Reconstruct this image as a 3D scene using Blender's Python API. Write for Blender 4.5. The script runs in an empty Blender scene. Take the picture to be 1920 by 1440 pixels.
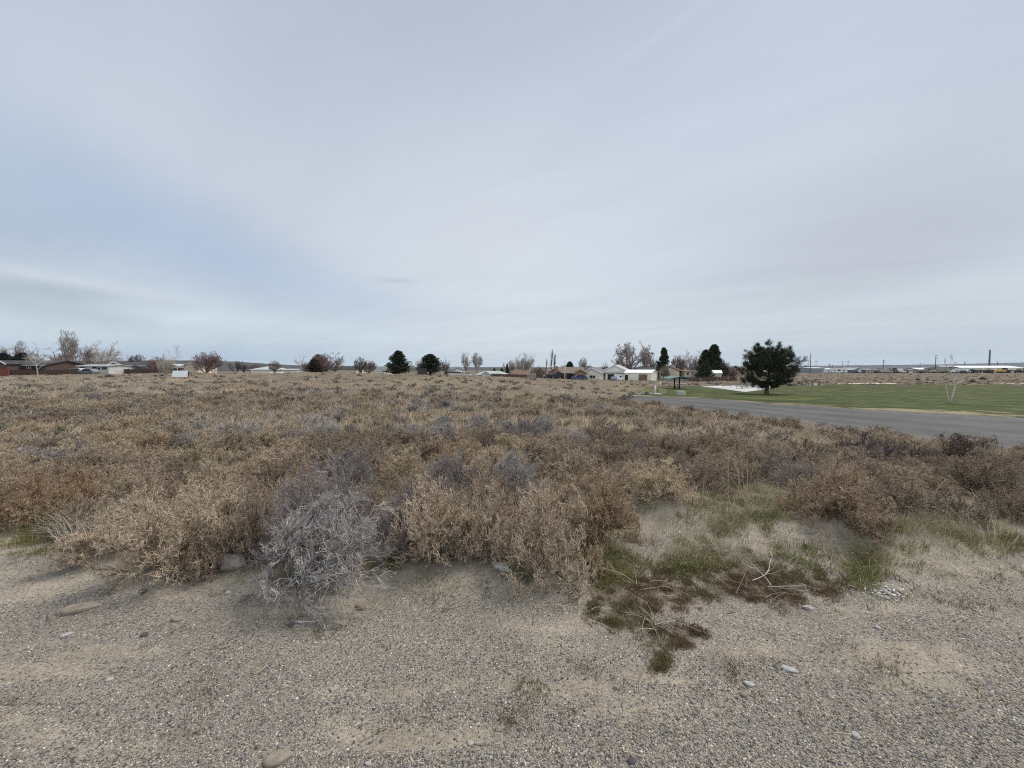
import bpy, math, random
import numpy as np
from mathutils import Vector, Matrix

# ------------------------------------------------------------------ camera, sky, sun, exposure
S = bpy.context.scene
COL = S.collection
EYE = 1.6
PITCH = math.atan(30.0 / 720.0)
cam_d = bpy.data.cameras.new("camera")
cam = bpy.data.objects.new("camera", cam_d)
COL.objects.link(cam)
cam_d.sensor_width = 36.0
cam_d.lens = 13.5
cam_d.clip_start = 0.05
cam_d.clip_end = 20000
cam.location = (0, 0, EYE)
cam.rotation_euler = (math.pi / 2 - PITCH, 0, 0)
S.camera = cam

S.view_settings.view_transform = 'Standard'
S.view_settings.look = 'None'
S.view_settings.exposure = 0.15
S.cycles.use_denoising = False
S.cycles.filter_width = 1.1
S.cycles.sample_clamp_direct = 6.0
S.cycles.sample_clamp_indirect = 3.0
S.view_settings.gamma = 1.0

SUN_EL, SUN_AZ = math.radians(54), math.radians(58)      # azimuth from +Y (view direction) towards +X
SUN_STRENGTH = 2.8
sun_d = bpy.data.lights.new("sun", 'SUN')
sun_d.energy = SUN_STRENGTH
sun_d.angle = math.radians(22)
sun_d.color = (1.0, 0.94, 0.85)
sun = bpy.data.objects.new("sun", sun_d)
COL.objects.link(sun)
sv = Vector((math.sin(SUN_AZ) * math.cos(SUN_EL), math.cos(SUN_AZ) * math.cos(SUN_EL), math.sin(SUN_EL)))
sun.rotation_euler = sv.to_track_quat('Z', 'Y').to_euler()
sun.location = (0, 0, 60)

cp, sp = math.cos(PITCH), math.sin(PITCH)


def ray(px, py):
    """world direction of a photograph pixel (1920 x 1440)"""
    x, y = (px - 960) / 720.0, -(py - 720) / 720.0
    return np.array([x, cp + y * sp, -sp + y * cp])


def W(px, py, D):
    """world point at pixel, forward distance D"""
    d = ray(px, py)
    return Vector(d * (D / d[1])) + Vector((0, 0, EYE))


world = bpy.data.worlds.new("World")
S.world = world
world.use_nodes = True


class NT:
    """small node-tree helper"""
    def __init__(s, tree):
        s.t = tree
        s.t.nodes.clear()

    def n(s, kind, **kw):
        nd = s.t.nodes.new(kind)
        for k, v in kw.items():
            if k in ('inp',):
                continue
            setattr(nd, k, v)
        for k, v in kw.get('inp', {}).items():
            s.set(nd.inputs[k], v)
        return nd

    def set(s, sock, v):
        if hasattr(v, 'is_output') or isinstance(v, bpy.types.NodeSocket):
            s.t.links.new(v, sock)
        elif isinstance(v, bpy.types.Node):
            s.t.links.new(v.outputs[0], sock)
        else:
            if sock.type == 'RGBA' and len(v) == 3:
                v = (*v, 1)
            sock.default_value = v

    def m(s, op, a, b=0.0, c=0.0, clamp=False):
        nd = s.t.nodes.new('ShaderNodeMath')
        nd.operation = op
        nd.use_clamp = clamp
        s.set(nd.inputs[0], a)
        s.set(nd.inputs[1], b)
        s.set(nd.inputs[2], c)
        return nd.outputs[0]

    def mix(s, f, a, b, blend='MIX'):
        nd = s.t.nodes.new('ShaderNodeMix')
        nd.data_type = 'RGBA'
        nd.blend_type = blend
        s.set(nd.inputs[0], f)
        s.set(nd.inputs[6], a)
        s.set(nd.inputs[7], b)
        return nd.outputs[2]

    def ramp(s, f, stops):
        nd = s.t.nodes.new('ShaderNodeValToRGB')
        cr = nd.color_ramp
        while len(cr.elements) < len(stops):
            cr.elements.new(0.5)
        for e, (p, c) in zip(cr.elements, stops):
            e.position = p
            e.color = (*c, 1) if len(c) == 3 else c
        s.set(nd.inputs[0], f)
        return nd.outputs[0]

    def mr(s, v, a, b, c=0.0, d=1.0, smooth=True):
        nd = s.t.nodes.new('ShaderNodeMapRange')
        nd.interpolation_type = 'SMOOTHSTEP' if smooth else 'LINEAR'
        for i, x in enumerate((v, a, b, c, d)):
            s.set(nd.inputs[i], x)
        return nd.outputs[0]

    def noise(s, vec, scale, detail=3.0, rough=0.5, dist=0.0):
        nd = s.t.nodes.new('ShaderNodeTexNoise')
        s.set(nd.inputs['Vector'], vec)
        s.set(nd.inputs['Scale'], scale)
        s.set(nd.inputs['Detail'], detail)
        s.set(nd.inputs['Roughness'], rough)
        s.set(nd.inputs['Distortion'], dist)
        return nd.outputs[0]


def srgb(r, g, b):
    f = lambda c: (c / 255.0) / 12.92 if c / 255.0 <= 0.04045 else ((c / 255.0 + 0.055) / 1.055) ** 2.4
    return (f(r), f(g), f(b))


def build_sky():
    t = NT(world.node_tree)
    out = t.n('ShaderNodeOutputWorld')
    bg = t.n('ShaderNodeBackground')
    t.t.links.new(bg.outputs[0], out.inputs[0])
    sky = t.n('ShaderNodeTexSky', sky_type='NISHITA', sun_disc=False)
    sky.sun_elevation = SUN_EL
    sky.sun_rotation = SUN_AZ
    sky.air_density = 1.0
    sky.dust_density = 1.5
    tc = t.n('ShaderNodeTexCoord')
    sep = t.n('ShaderNodeSeparateXYZ', inp={0: tc.outputs['Generated']})
    X, Y, Z = sep.outputs
    el = t.m('ARCSINE', Z)
    az = t.m('ARCTAN2', X, Y)
    # coordinates on a high cloud sheet
    zc = t.m('ADD', t.m('MAXIMUM', Z, 0.0), 0.10)
    u = t.m('DIVIDE', X, zc)
    v = t.m('DIVIDE', Y, zc)
    # streaks run from lower right to upper left
    a = math.radians(35)
    uu = t.m('ADD', t.m('MULTIPLY', u, math.cos(a)), t.m('MULTIPLY', v, -math.sin(a)))
    vv = t.m('ADD', t.m('MULTIPLY', u, math.sin(a)), t.m('MULTIPLY', v, math.cos(a)))
    cv = t.n('ShaderNodeCombineXYZ', inp={0: t.m('MULTIPLY', uu, 0.35), 1: t.m('MULTIPLY', vv, 1.0)})
    n1 = t.noise(cv.outputs[0], 0.7, 4, 0.5, 0.5)
    n2 = t.noise(cv.outputs[0], 2.6, 5, 0.55, 0.3)
    e01 = t.m('DIVIDE', el, math.pi / 2, clamp=True)
    base = t.ramp(e01, [(0.0, srgb(193, 208, 218)), (0.05, srgb(199, 211, 219)), (0.12, srgb(202, 211, 219)),
                        (0.22, srgb(197, 205, 216)), (0.36, srgb(186, 195, 209)), (0.50, srgb(177, 186, 201)), (1.0, srgb(196, 202, 211))])

    wob = t.m('MULTIPLY', t.m('SUBTRACT', n1, 0.5), 0.045)

    def blob(px, py, rx, ry, rot=0.0, p=1.0):
        """soft elliptical patch of the cloud deck, centred on the direction of a pixel; radii in pixels, rot in degrees"""
        d = ray(px, py)
        d = d / np.linalg.norm(d)
        a0, e0 = math.atan2(d[0], d[1]), math.asin(d[2])
        ra, re = rx / 720 * math.cos(a0) ** 2, ry / 720 * math.cos(a0)
        c, s_ = math.cos(math.radians(rot)), math.sin(math.radians(rot))
        da = t.m('SUBTRACT', az, a0)
        de = t.m('ADD', t.m('SUBTRACT', el, e0), wob)
        x = t.m('DIVIDE', t.m('ADD', t.m('MULTIPLY', da, c), t.m('MULTIPLY', de, s_)), ra)
        y = t.m('DIVIDE', t.m('SUBTRACT', t.m('MULTIPLY', de, c), t.m('MULTIPLY', da, s_)), re)
        r2 = t.m('ADD', t.m('MULTIPLY', x, x), t.m('MULTIPLY', y, y))
        return t.m('MULTIPLY', t.m('EXPONENT', t.m('MULTIPLY', r2, -1.0)), min(p * 1.25, 1.0))

    colr = base
    # thin places of the deck, where blue shows through (left), lighter veils and greyer lenses
    for args, c in SKY_BLOBS:
        colr = t.mix(blob(*args), colr, srgb(*c))
    # fine streaky veil
    lum = t.mr(n2, 0.25, 0.75, 0.972, 1.028)
    lum2 = t.mr(n1, 0.3, 0.7, 0.97, 1.03)
    colr = t.mix(1.0, colr, t.n('ShaderNodeCombineXYZ', inp={0: t.m('MULTIPLY', lum, lum2), 1: t.m('MULTIPLY', lum, lum2), 2: t.m('POWER', t.m('MULTIPLY', lum, lum2), 0.8)}).outputs[0], 'MULTIPLY')
    # below the horizon: plain ground haze
    # nishita shows through the deck a little
    skyc = t.mix(1.0, sky.outputs[0], (0.1, 0.1, 0.1), 'MULTIPLY')
    fin = t.mix(0.93, skyc, colr)
    # an overcast sky is brightest overhead; extra brightness is added behind the viewer to light fronts
    boost = t.m('ADD', t.mr(Z, 0.74, 0.98, 1.0, 1.2), t.mr(Y, 0.0, -0.6, 0.0, 0.40))
    fin = t.mix(1.0, fin, t.n('ShaderNodeCombineXYZ', inp={0: boost, 1: boost, 2: boost}).outputs[0], 'MULTIPLY')
    t.set(bg.inputs['Color'], fin)
    bg.inputs['Strength'].default_value = 1.0


SKY_BLOBS = [
    ((-60, 380, 420, 130, -8, 0.65), (165, 179, 199)),
    ((330, 440, 380, 90, -22, 0.65), (166, 182, 205)),
    ((620, 540, 230, 45, -14, 0.5), (176, 192, 213)),
    ((60, 512, 360, 16, -4, 0.5), (207, 215, 222)),
    ((100, 560, 260, 30, -5, 1.0), (150, 161, 176)),
    ((420, 600, 420, 22, -3, 0.6), (204, 216, 225)),
    ((330, 662, 480, 24, 0, 0.55), (172, 190, 212)),
    ((960, 470, 240, 170, 0, 0.6), (210, 216, 223)),
    ((1250, 330, 400, 160, 20, 0.3), (198, 206, 219)),
    ((1680, 450, 460, 150, 8, 0.75), (181, 187, 197)),
    ((1450, 600, 500, 18, 8, 0.55), (199, 207, 216)),
    ((1750, 655, 480, 45, 0, 0.5), (178, 191, 204)),
    ((740, 527, 34, 5, 0, 0.45), (176, 186, 202)),
    ((1240, 62, 190, 7, 15, 0.3), (196, 202, 216)),
    ((1900, 80, 300, 250, 0, 0.3), (178, 188, 202)),
]
build_sky()

# ------------------------------------------------------------------ noise and terrain


def vnoise(x, y, seed=0):
    x = np.asarray(x, float)
    y = np.asarray(y, float)
    xi, yi = np.floor(x), np.floor(y)
    xf, yf = x - xi, y - yi
    xi = xi.astype(np.int64)
    yi = yi.astype(np.int64)

    def h(a, b):
        n = (a * 374761393 + b * 668265263 + seed * 1442695041) & 0x7fffffff
        n = ((n ^ (n >> 13)) * 1274126177) & 0x7fffffff
        n = (n ^ (n >> 16)) & 0xffffff
        return n / float(0xffffff)
    u, v = xf * xf * (3 - 2 * xf), yf * yf * (3 - 2 * yf)
    return (h(xi, yi) * (1 - u) + h(xi + 1, yi) * u) * (1 - v) + (h(xi, yi + 1) * (1 - u) + h(xi + 1, yi + 1) * u) * v


def fbm(x, y, seed=0, oct=4, gain=0.5):
    s, a, tot = 0, 1.0, 0
    for i in range(oct):
        s = s + a * vnoise(np.asarray(x) * 2 ** i + 17.3 * i, np.asarray(y) * 2 ** i - 9.1 * i, seed + i * 7)
        tot += a
        a *= gain
    return s / tot


def sstep(a, b, x):
    t = np.clip((np.asarray(x, float) - a) / (b - a), 0, 1)
    return t * t * (3 - 2 * t)


TY = [0, 4, 8, 15, 25, 35, 50, 70, 90, 110, 130, 180, 250, 400, 800, 6000]
TX = [-600, 0, 300, 600, 900, 1100, 1300, 1500, 1920, 2800]
TZ = [
    [0] * 10,
    [0] * 10,
    [-.05, -.05, 0, 0, -.05, -.05, -.1, -.3, -.55, -.6],
    [-.1, -.1, 0, 0, -.1, -.2, -.45, -.75, -.95, -1.0],
    [-.15, -.1, -.05, -.05, -.15, -.4, -.8, -1.05, -1.15, -1.2],
    [-.2, -.2, -.1, -.05, -.2, -.7, -1.15, -1.35, -1.4, -1.5],
    [-.3, -.25, -.2, -.05, -.3, -1.0, -1.55, -1.65, -1.7, -1.8],
    [-.3, -.3, -.25, .15, -.3, -1.3, -1.9, -2.0, -2.1, -2.2],
    [-.3, -.3, .1, .5, -.3, -1.7, -2.15, -2.2, -2.2, -2.4],
    [-.2, -.2, .1, .1, -.5, -2.0, -2.3, -2.2, -2.2, -2.2],
    [-.2, -.2, -.3, -.8, -1.2, -2.3, -2.4, -2.2, -2.1, -2.1],
    [-1, -1, -1.5, -1.8, -2, -2.4, -2.4, -2.0, -1.9, -1.9],
    [-2, -2, -2, -2, -2.4, -2.4, -2.2, -1.6, -1.5, -1.5],
    [-4, -4, -4, -4, -4, -4, -4, -4, -4, -4],
    [-6] * 10,
    [-6] * 10,
]
# finer, blurred table over (log distance, column)
_ly = np.log(np.array([max(t, 1.0) for t in TY]))
_GY = np.linspace(0, math.log(6000), 260)
_GX = np.linspace(-600, 2800, 171)
_T = np.array(TZ, float)
_t1 = np.array([[np.interp(g, _ly, _T[:, j]) for j in range(len(TX))] for g in _GY])
_t2 = np.array([np.interp(_GX, TX, r) for r in _t1])


def _blur(a, k, ax):
    w = np.hanning(2 * k + 3)[1:-1]
    w /= w.sum()
    pad = [(k, k) if i == ax else (0, 0) for i in range(2)]
    p = np.pad(a, pad, mode='edge')
    out = np.zeros_like(a)
    for i, wi in enumerate(w):
        sl = [slice(None), slice(None)]
        sl[ax] = slice(i, i + a.shape[ax])
        out += wi * p[tuple(sl)]
    return out


_t2 = _blur(_blur(_t2, 5, 0), 7, 1)


def base_h(X, Y):
    Yc = np.maximum(Y, 1.0)
    px = np.clip(960 + 720 * X / Yc, -600, 2800 - 1e-3)
    # near the eye the columns fan out: fade to a plain value there
    gy = np.clip(np.log(Yc) / math.log(6000) * 259, 0, 258.999)
    gx = (px + 600) / 3400 * 170
    i, j = gy.astype(int), np.minimum(gx.astype(int), 169)
    fy, fx = gy - i, gx - j
    a = _t2[i, j] * (1 - fx) + _t2[i, j + 1] * fx
    b = _t2[i + 1, j] * (1 - fx) + _t2[i + 1, j + 1] * fx
    return a * (1 - fy) + b * fy


def proj(X, Y, Z):
    x, y, z = X, Y, Z - EYE
    fy = y * cp - z * sp
    up = y * sp + z * cp
    fy = np.maximum(fy, 1e-3)
    return 960 + 720 * x / fy, 720 - 720 * up / fy


def pl(px, pts):
    return np.interp(px, [p[0] for p in pts], [p[1] for p in pts])


VEG_EDGE = [(-900, 1035), (-200, 1035), (0, 1025), (60, 1008), (110, 1004), (160, 1035), (225, 1085), (300, 1098), (420, 1075), (520, 1110), (640, 1128), (735, 1080),
            (900, 1075), (1000, 1098), (1085, 1080), (1130, 1010), (1230, 965), (1345, 970), (1480, 1000), (1600, 1010), (1750, 1035), (1920, 1030), (2700, 1080)]
ROAD_NEAR = [(1172, 745), (1250, 765), (1350, 777), (1500, 798), (1700, 824), (1920, 860), (2300, 915), (3200, 1040)]
ROAD_FAR = [(1172, 741), (1300, 745), (1440, 756), (1600, 766), (1770, 775), (1920, 783), (2300, 804), (3200, 855)]
LAWN_FAR = [(1178, 731), (1200, 727), (1240, 724), (1330, 723.5), (1470, 723), (1600, 721.5), (1920, 722), (3200, 722)]


def road_mask(px, py):
    e = 1.5
    return (px > 1172) & (py > pl(px, ROAD_FAR) - e) & (py < pl(px, ROAD_NEAR) + e)


def lawn_mask(px, py):
    return (px > 1185) & (py > pl(px, LAWN_FAR)) & (py < pl(px, ROAD_FAR))


def H(X, Y):
    X = np.asarray(X, float)
    Y = np.asarray(Y, float)
    z = base_h(X, Y)
    px, py = proj(X, np.maximum(Y, .3), z)
    hard = sstep(1150, 1230, px) * sstep(-10, 10, py - pl(px, LAWN_FAR)) * (1 - sstep(8, 30, py - pl(px, ROAD_NEAR)))
    hard = np.where(Y < 6, 0, hard)
    r = np.hypot(X, Y)
    amp = 0.02 * sstep(0.5, 3, r) + 0.10 * sstep(4, 12, r) + 0.25 * sstep(25, 70, r)
    amp = amp * (1 - hard)
    z = z + amp * (fbm(X / 6.0, Y / 6.0, 3, 3) - 0.5) * 2
    z = z + 0.035 * (fbm(X / 0.9, Y / 0.9, 5, 3) - 0.5) * (1 - hard) * sstep(40, 10, r) * sstep(1.5, 3.0, r)
    z = z + 0.010 * (fbm(X / 0.22, Y / 0.35, 8, 3) - 0.5) * sstep(12, 5, r)
    # blown sand against the brush line, and the sand hump at the right of it
    ed = pl(px, VEG_EDGE)
    z = z + (0.10 + .07 * sstep(1100, 1300, px)) * np.exp(-((py - ed + 35) / 60.0) ** 2) * np.where(Y > 0.8, 1, 0)
    z = z + 0.17 * np.exp(-((X - 1.75) / .5) ** 2 - ((Y - 3.95) / .45) ** 2)
    z = z + 0.12 * np.exp(-((X - 3.3) / .8) ** 2 - ((Y - 3.5) / .5) ** 2)
    return z


H00 = float(H(0.0, 0.0))


def at(px, py):
    """ground point seen at a pixel"""
    d = ray(px, py)
    Ys = np.exp(np.linspace(math.log(0.8), math.log(500), 2600))
    Xs = d[0] / d[1] * Ys
    Zs = EYE + d[2] / d[1] * Ys
    hh = H(Xs, Ys)
    below = np.nonzero(Zs < hh)[0]
    k = below[0] if len(below) else len(Ys) - 1
    return Vector((Xs[k], Ys[k], hh[k]))


def on(px, D):
    """ground point in the direction of column px at forward distance D"""
    x = (px - 960) / 720.0 * D / cp
    for _ in range(3):
        z = float(H(x, D))
        x = (px - 960) / 720.0 * (D * cp - (z - EYE) * sp)
    return Vector((x, D, float(H(x, D))))


# ------------------------------------------------------------------ mesh helpers


def new_obj(name, me, parent=None):
    o = bpy.data.objects.new(name, me)
    COL.objects.link(o)
    if parent is not None:
        o.parent = parent
    return o


def tag(o, label=None, cat=None, group=None, kind=None):
    if label:
        o['label'] = label
    if cat:
        o['category'] = cat
    if group:
        o['group'] = group
    if kind:
        o['kind'] = kind
    return o


def thing(name, label, cat, loc=(0, 0, 0), rz=0.0, group=None):
    o = bpy.data.objects.new(name, None)
    o.empty_display_size = 0.2
    COL.objects.link(o)
    o.location = loc
    o.rotation_euler = (0, 0, rz)
    return tag(o, label, cat, group)


def np_mesh(name, V, F, mat=None, col=None, smooth=False):
    """V (n,3); F (m,k) with one k for all faces; col (n,3) per vertex"""
    V = np.ascontiguousarray(V, dtype=np.float32)
    F = np.ascontiguousarray(F, dtype=np.int32)
    me = bpy.data.meshes.new(name)
    me.vertices.add(len(V))
    me.vertices.foreach_set('co', V.ravel())
    k = F.shape[1]
    me.loops.add(F.size)
    me.loops.foreach_set('vertex_index', F.ravel())
    me.polygons.add(len(F))
    me.polygons.foreach_set('loop_start', np.arange(0, F.size, k, dtype=np.int32))
    try:
        me.polygons.foreach_set('loop_total', np.full(len(F), k, dtype=np.int32))
    except Exception:
        pass
    if smooth:
        me.polygons.foreach_set('use_smooth', np.ones(len(F), dtype=bool))
    me.update(calc_edges=True)
    if col is not None:
        ca = me.color_attributes.new('Col', 'FLOAT_COLOR', 'POINT')
        c4 = np.ones((len(V), 4), dtype=np.float32)
        c4[:, :3] = col
        ca.data.foreach_set('color', c4.ravel())
    if mat is not None:
        me.materials.append(mat)
    return me


class MB:
    """collects boxes, prisms and tubes into one mesh"""
    def __init__(s):
        s.v, s.f = [], []

    def poly(s, vs, fs):
        b = len(s.v)
        s.v += [tuple(v) for v in vs]
        s.f += [tuple(b + i for i in f) for f in fs]
        return s

    def box(s, x0, x1, y0, y1, z0, z1):
        return s.poly([(x0, y0, z0), (x1, y0, z0), (x1, y1, z0), (x0, y1, z0), (x0, y0, z1), (x1, y0, z1), (x1, y1, z1), (x0, y1, z1)],
                      [(0, 3, 2, 1), (4, 5, 6, 7), (0, 1, 5, 4), (1, 2, 6, 5), (2, 3, 7, 6), (3, 0, 4, 7)])

    def prism(s, prof, y0, y1, axis='y'):
        """profile of (a, z) points extruded along axis"""
        n = len(prof)
        if axis == 'y':
            vs = [(a, y0, z) for a, z in prof] + [(a, y1, z) for a, z in prof]
        else:
            vs = [(y0, a, z) for a, z in prof] + [(y1, a, z) for a, z in prof]
        fs = [tuple(range(n)), tuple(range(2 * n - 1, n - 1, -1))] + [(i, i + n, (i + 1) % n + n, (i + 1) % n) for i in range(n)]
        return s.poly(vs, fs)

    def tube(s, pts, rs, n=8):
        pts = [Vector(p) for p in pts]
        if not hasattr(rs, '__len__'):
            rs = [rs] * len(pts)
        rings = []
        for i, p in enumerate(pts):
            t = (pts[min(i + 1, len(pts) - 1)] - pts[max(i - 1, 0)]).normalized()
            a = t.cross(Vector((0.31, 0.95, 0.1)) if abs(t.z) > .8 else Vector((0, 0, 1))).normalized()
            b = t.cross(a)
            rings.append([p + (a * math.cos(2 * math.pi * k / n) + b * math.sin(2 * math.pi * k / n)) * rs[i] for k in range(n)])
        vs = [v for r in rings for v in r]
        fs = []
        for i in range(len(pts) - 1):
            for k in range(n):
                fs.append((i * n + k, i * n + (k + 1) % n, (i + 1) * n + (k + 1) % n, (i + 1) * n + k))
        fs.append(tuple(range(n - 1, -1, -1)))
        fs.append(tuple((len(pts) - 1) * n + k for k in range(n)))
        return s.poly(vs, fs)

    def build(s, name, mat, parent=None, smooth=False):
        me = bpy.data.meshes.new(name)
        me.from_pydata(s.v, [], s.f)
        me.materials.append(mat)
        if smooth:
            for p in me.polygons:
                p.use_smooth = True
        me.update()
        import bmesh
        bm = bmesh.new()
        bm.from_mesh(me)
        bmesh.ops.recalc_face_normals(bm, faces=bm.faces)
        bm.to_mesh(me)
        bm.free()
        return new_obj(name, me, parent)


def copy_tree(o, parent=None):
    c = o.copy()
    COL.objects.link(c)
    if parent is not None:
        c.parent = parent
    for ch in list(o.children):
        copy_tree(ch, c)
    return c


# ------------------------------------------------------------------ materials
M = {}


def plain(name, col, rough=0.8, var=0.12, scale=3.0, metal=0.0, spec=0.3, bump=0.0):
    m = bpy.data.materials.new(name)
    m.use_nodes = True
    t = NT(m.node_tree)
    out = t.n('ShaderNodeOutputMaterial')
    bs = t.n('ShaderNodeBsdfPrincipled', inp={'Roughness': rough, 'Metallic': metal, 'Specular IOR Level': spec})
    t.t.links.new(bs.outputs[0], out.inputs[0])
    tc = t.n('ShaderNodeTexCoord').outputs['Object']
    n = t.noise(tc, scale, 4, 0.6)
    f = t.mr(n, 0.3, 0.7, 1 - var, 1 + var)
    t.set(bs.inputs['Base Color'], t.mix(1.0, col, t.n('ShaderNodeCombineXYZ', inp={0: f, 1: f, 2: f}).outputs[0], 'MULTIPLY'))
    if bump:
        b = t.n('ShaderNodeBump', inp={'Strength': 0.6, 'Distance': bump, 'Height': n})
        t.set(bs.inputs['Normal'], b.outputs[0])
    M[name] = m
    return m


def tinted(name, rough=0.9, spec=0.15, trans=0.0):
    """colour from the object's own colour times the mesh's Col attribute"""
    m = bpy.data.materials.new(name)
    m.use_nodes = True
    t = NT(m.node_tree)
    out = t.n('ShaderNodeOutputMaterial')
    bs = t.n('ShaderNodeBsdfPrincipled', inp={'Roughness': rough, 'Specular IOR Level': spec})
    oi = t.n('ShaderNodeObjectInfo')
    at_ = t.n('ShaderNodeAttribute', attribute_name='Col')
    c = t.mix(1.0, oi.outputs['Color'], at_.outputs['Color'], 'MULTIPLY')
    t.set(bs.inputs['Base Color'], c)
    if trans:
        tr = t.n('ShaderNodeBsdfTranslucent', inp={0: c})
        mx = t.n('ShaderNodeMixShader', inp={0: trans, 1: bs.outputs[0], 2: tr.outputs[0]})
        t.t.links.new(mx.outputs[0], out.inputs[0])
    else:
        t.t.links.new(bs.outputs[0], out.inputs[0])
    M[name] = m
    return m


tinted('twig')
tinted('blade', 0.7, 0.25, 0.25)
tinted('needle', 0.75, 0.2)
tinted('stone', 0.85, 0.3)


def ground_material():
    m = bpy.data.materials.new('ground')
    m.use_nodes = True
    t = NT(m.node_tree)
    out = t.n('ShaderNodeOutputMaterial')
    bs = t.n('ShaderNodeBsdfPrincipled', inp={'Roughness': 0.95, 'Specular IOR Level': 0.15})
    t.t.links.new(bs.outputs[0], out.inputs[0])
    P = t.n('ShaderNodeTexCoord').outputs['Object']
    zone = t.n('ShaderNodeAttribute', attribute_name='Col')
    zs = t.n('ShaderNodeSeparateColor', inp={0: zone.outputs['Color']})
    gravel, soil, moss = zs.outputs
    # sand
    s1 = t.noise(P, 1.3, 4, 0.55)
    s2 = t.noise(P, 60, 3, 0.7)
    s3 = t.noise(P, 9, 3, 0.6)
    sand = t.ramp(s1, [(0.3, (0.250, 0.216, 0.168)), (0.55, (0.305, 0.266, 0.208)), (0.75, (0.36, 0.316, 0.25))])
    fs = t.mr(s2, 0.25, 0.75, 0.72, 1.25)
    f3 = t.mr(s3, 0.3, 0.7, 0.9, 1.1)
    fsc = t.m('MULTIPLY', fs, f3)
    sand = t.mix(1.0, sand, t.n('ShaderNodeCombineXYZ', inp={0: fsc, 1: fsc, 2: fsc}).outputs[0], 'MULTIPLY')
    # pebbles : two sizes of cells
    h_total = s2
    col = sand
    mp = t.n('ShaderNodeMapping', inp={0: P, 3: (1.0, 1.0, 0.2)}).outputs[0]
    for k, (sc, thr, edge) in enumerate(((95, 0.40, 0.34), (190, 0.5, 0.36))):
        vo = t.n('ShaderNodeTexVoronoi', inp={'Vector': mp, 'Scale': sc, 'Randomness': 1.0})
        d, c = vo.outputs['Distance'], vo.outputs['Color']
        rc = t.n('ShaderNodeSeparateColor', inp={0: c}).outputs
        # the gravel patches: clumped by low-frequency noise and the zone mask
        cl = t.noise(t.n('ShaderNodeMapping', inp={0: P, 2: (0, 0, 0.18), 3: (0.5, 1.25, 1.0)}).outputs[0], 2.4, 5, 0.62, 0.5)
        cl2 = t.m('ADD', t.m('MULTIPLY', cl, 0.45), t.m('MULTIPLY', gravel, 0.85))
        pres = t.m('LESS_THAN', rc[0], t.mr(cl2, 0.22, 0.95, 0.10, 0.97))
        inside = t.m('LESS_THAN', d, t.m('ADD', edge, t.m('MULTIPLY', rc[2], 0.25)))
        msk = t.m('MULTIPLY', t.m('MULTIPLY', pres, inside), t.m('GREATER_THAN', gravel, 0.02))
        pc = t.ramp(rc[1], [(0.0, (0.085, 0.079, 0.078)), (0.30, (0.145, 0.132, 0.126)), (0.55, (0.24, 0.215, 0.19)), (0.80, (0.32, 0.28, 0.22)), (0.945, (0.37, 0.33, 0.27)), (0.955, (0.62, 0.60, 0.56))])
        col = t.mix(msk, col, pc)
        hk = t.m('MULTIPLY', t.m('SUBTRACT', 0.6, d), msk)
        h_total = t.m('ADD', h_total, t.m('MULTIPLY', hk, 1.6 if k == 0 else 0.8))
    # field soil with straw litter, darkened to deepen the shade under the brush
    l1 = t.noise(P, 7, 5, 0.7)
    l2 = t.noise(P, 0.35, 4, 0.6)
    litter = t.ramp(l1, [(0.25, (0.055, 0.045, 0.034)), (0.5, (0.11, 0.09, 0.066)), (0.75, (0.21, 0.175, 0.125))])
    lit2 = t.mix(t.mr(l2, 0.35, 0.65), litter, t.mix(0.5, litter, (0.30, 0.24, 0.16)))
    col = t.mix(soil, col, lit2)
    mc = t.ramp(t.noise(P, 22, 4, 0.7), [(0.3, (0.06, 0.04, 0.022)), (0.55, (0.085, 0.062, 0.03)), (0.75, (0.07, 0.075, 0.025))])
    col = t.mix(moss, col, mc)
    t.set(bs.inputs['Base Color'], col)
    b = t.n('ShaderNodeBump', inp={'Strength': 0.8, 'Distance': 0.006, 'Height': h_total})
    t.set(bs.inputs['Normal'], b.outputs[0])
    return m


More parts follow.
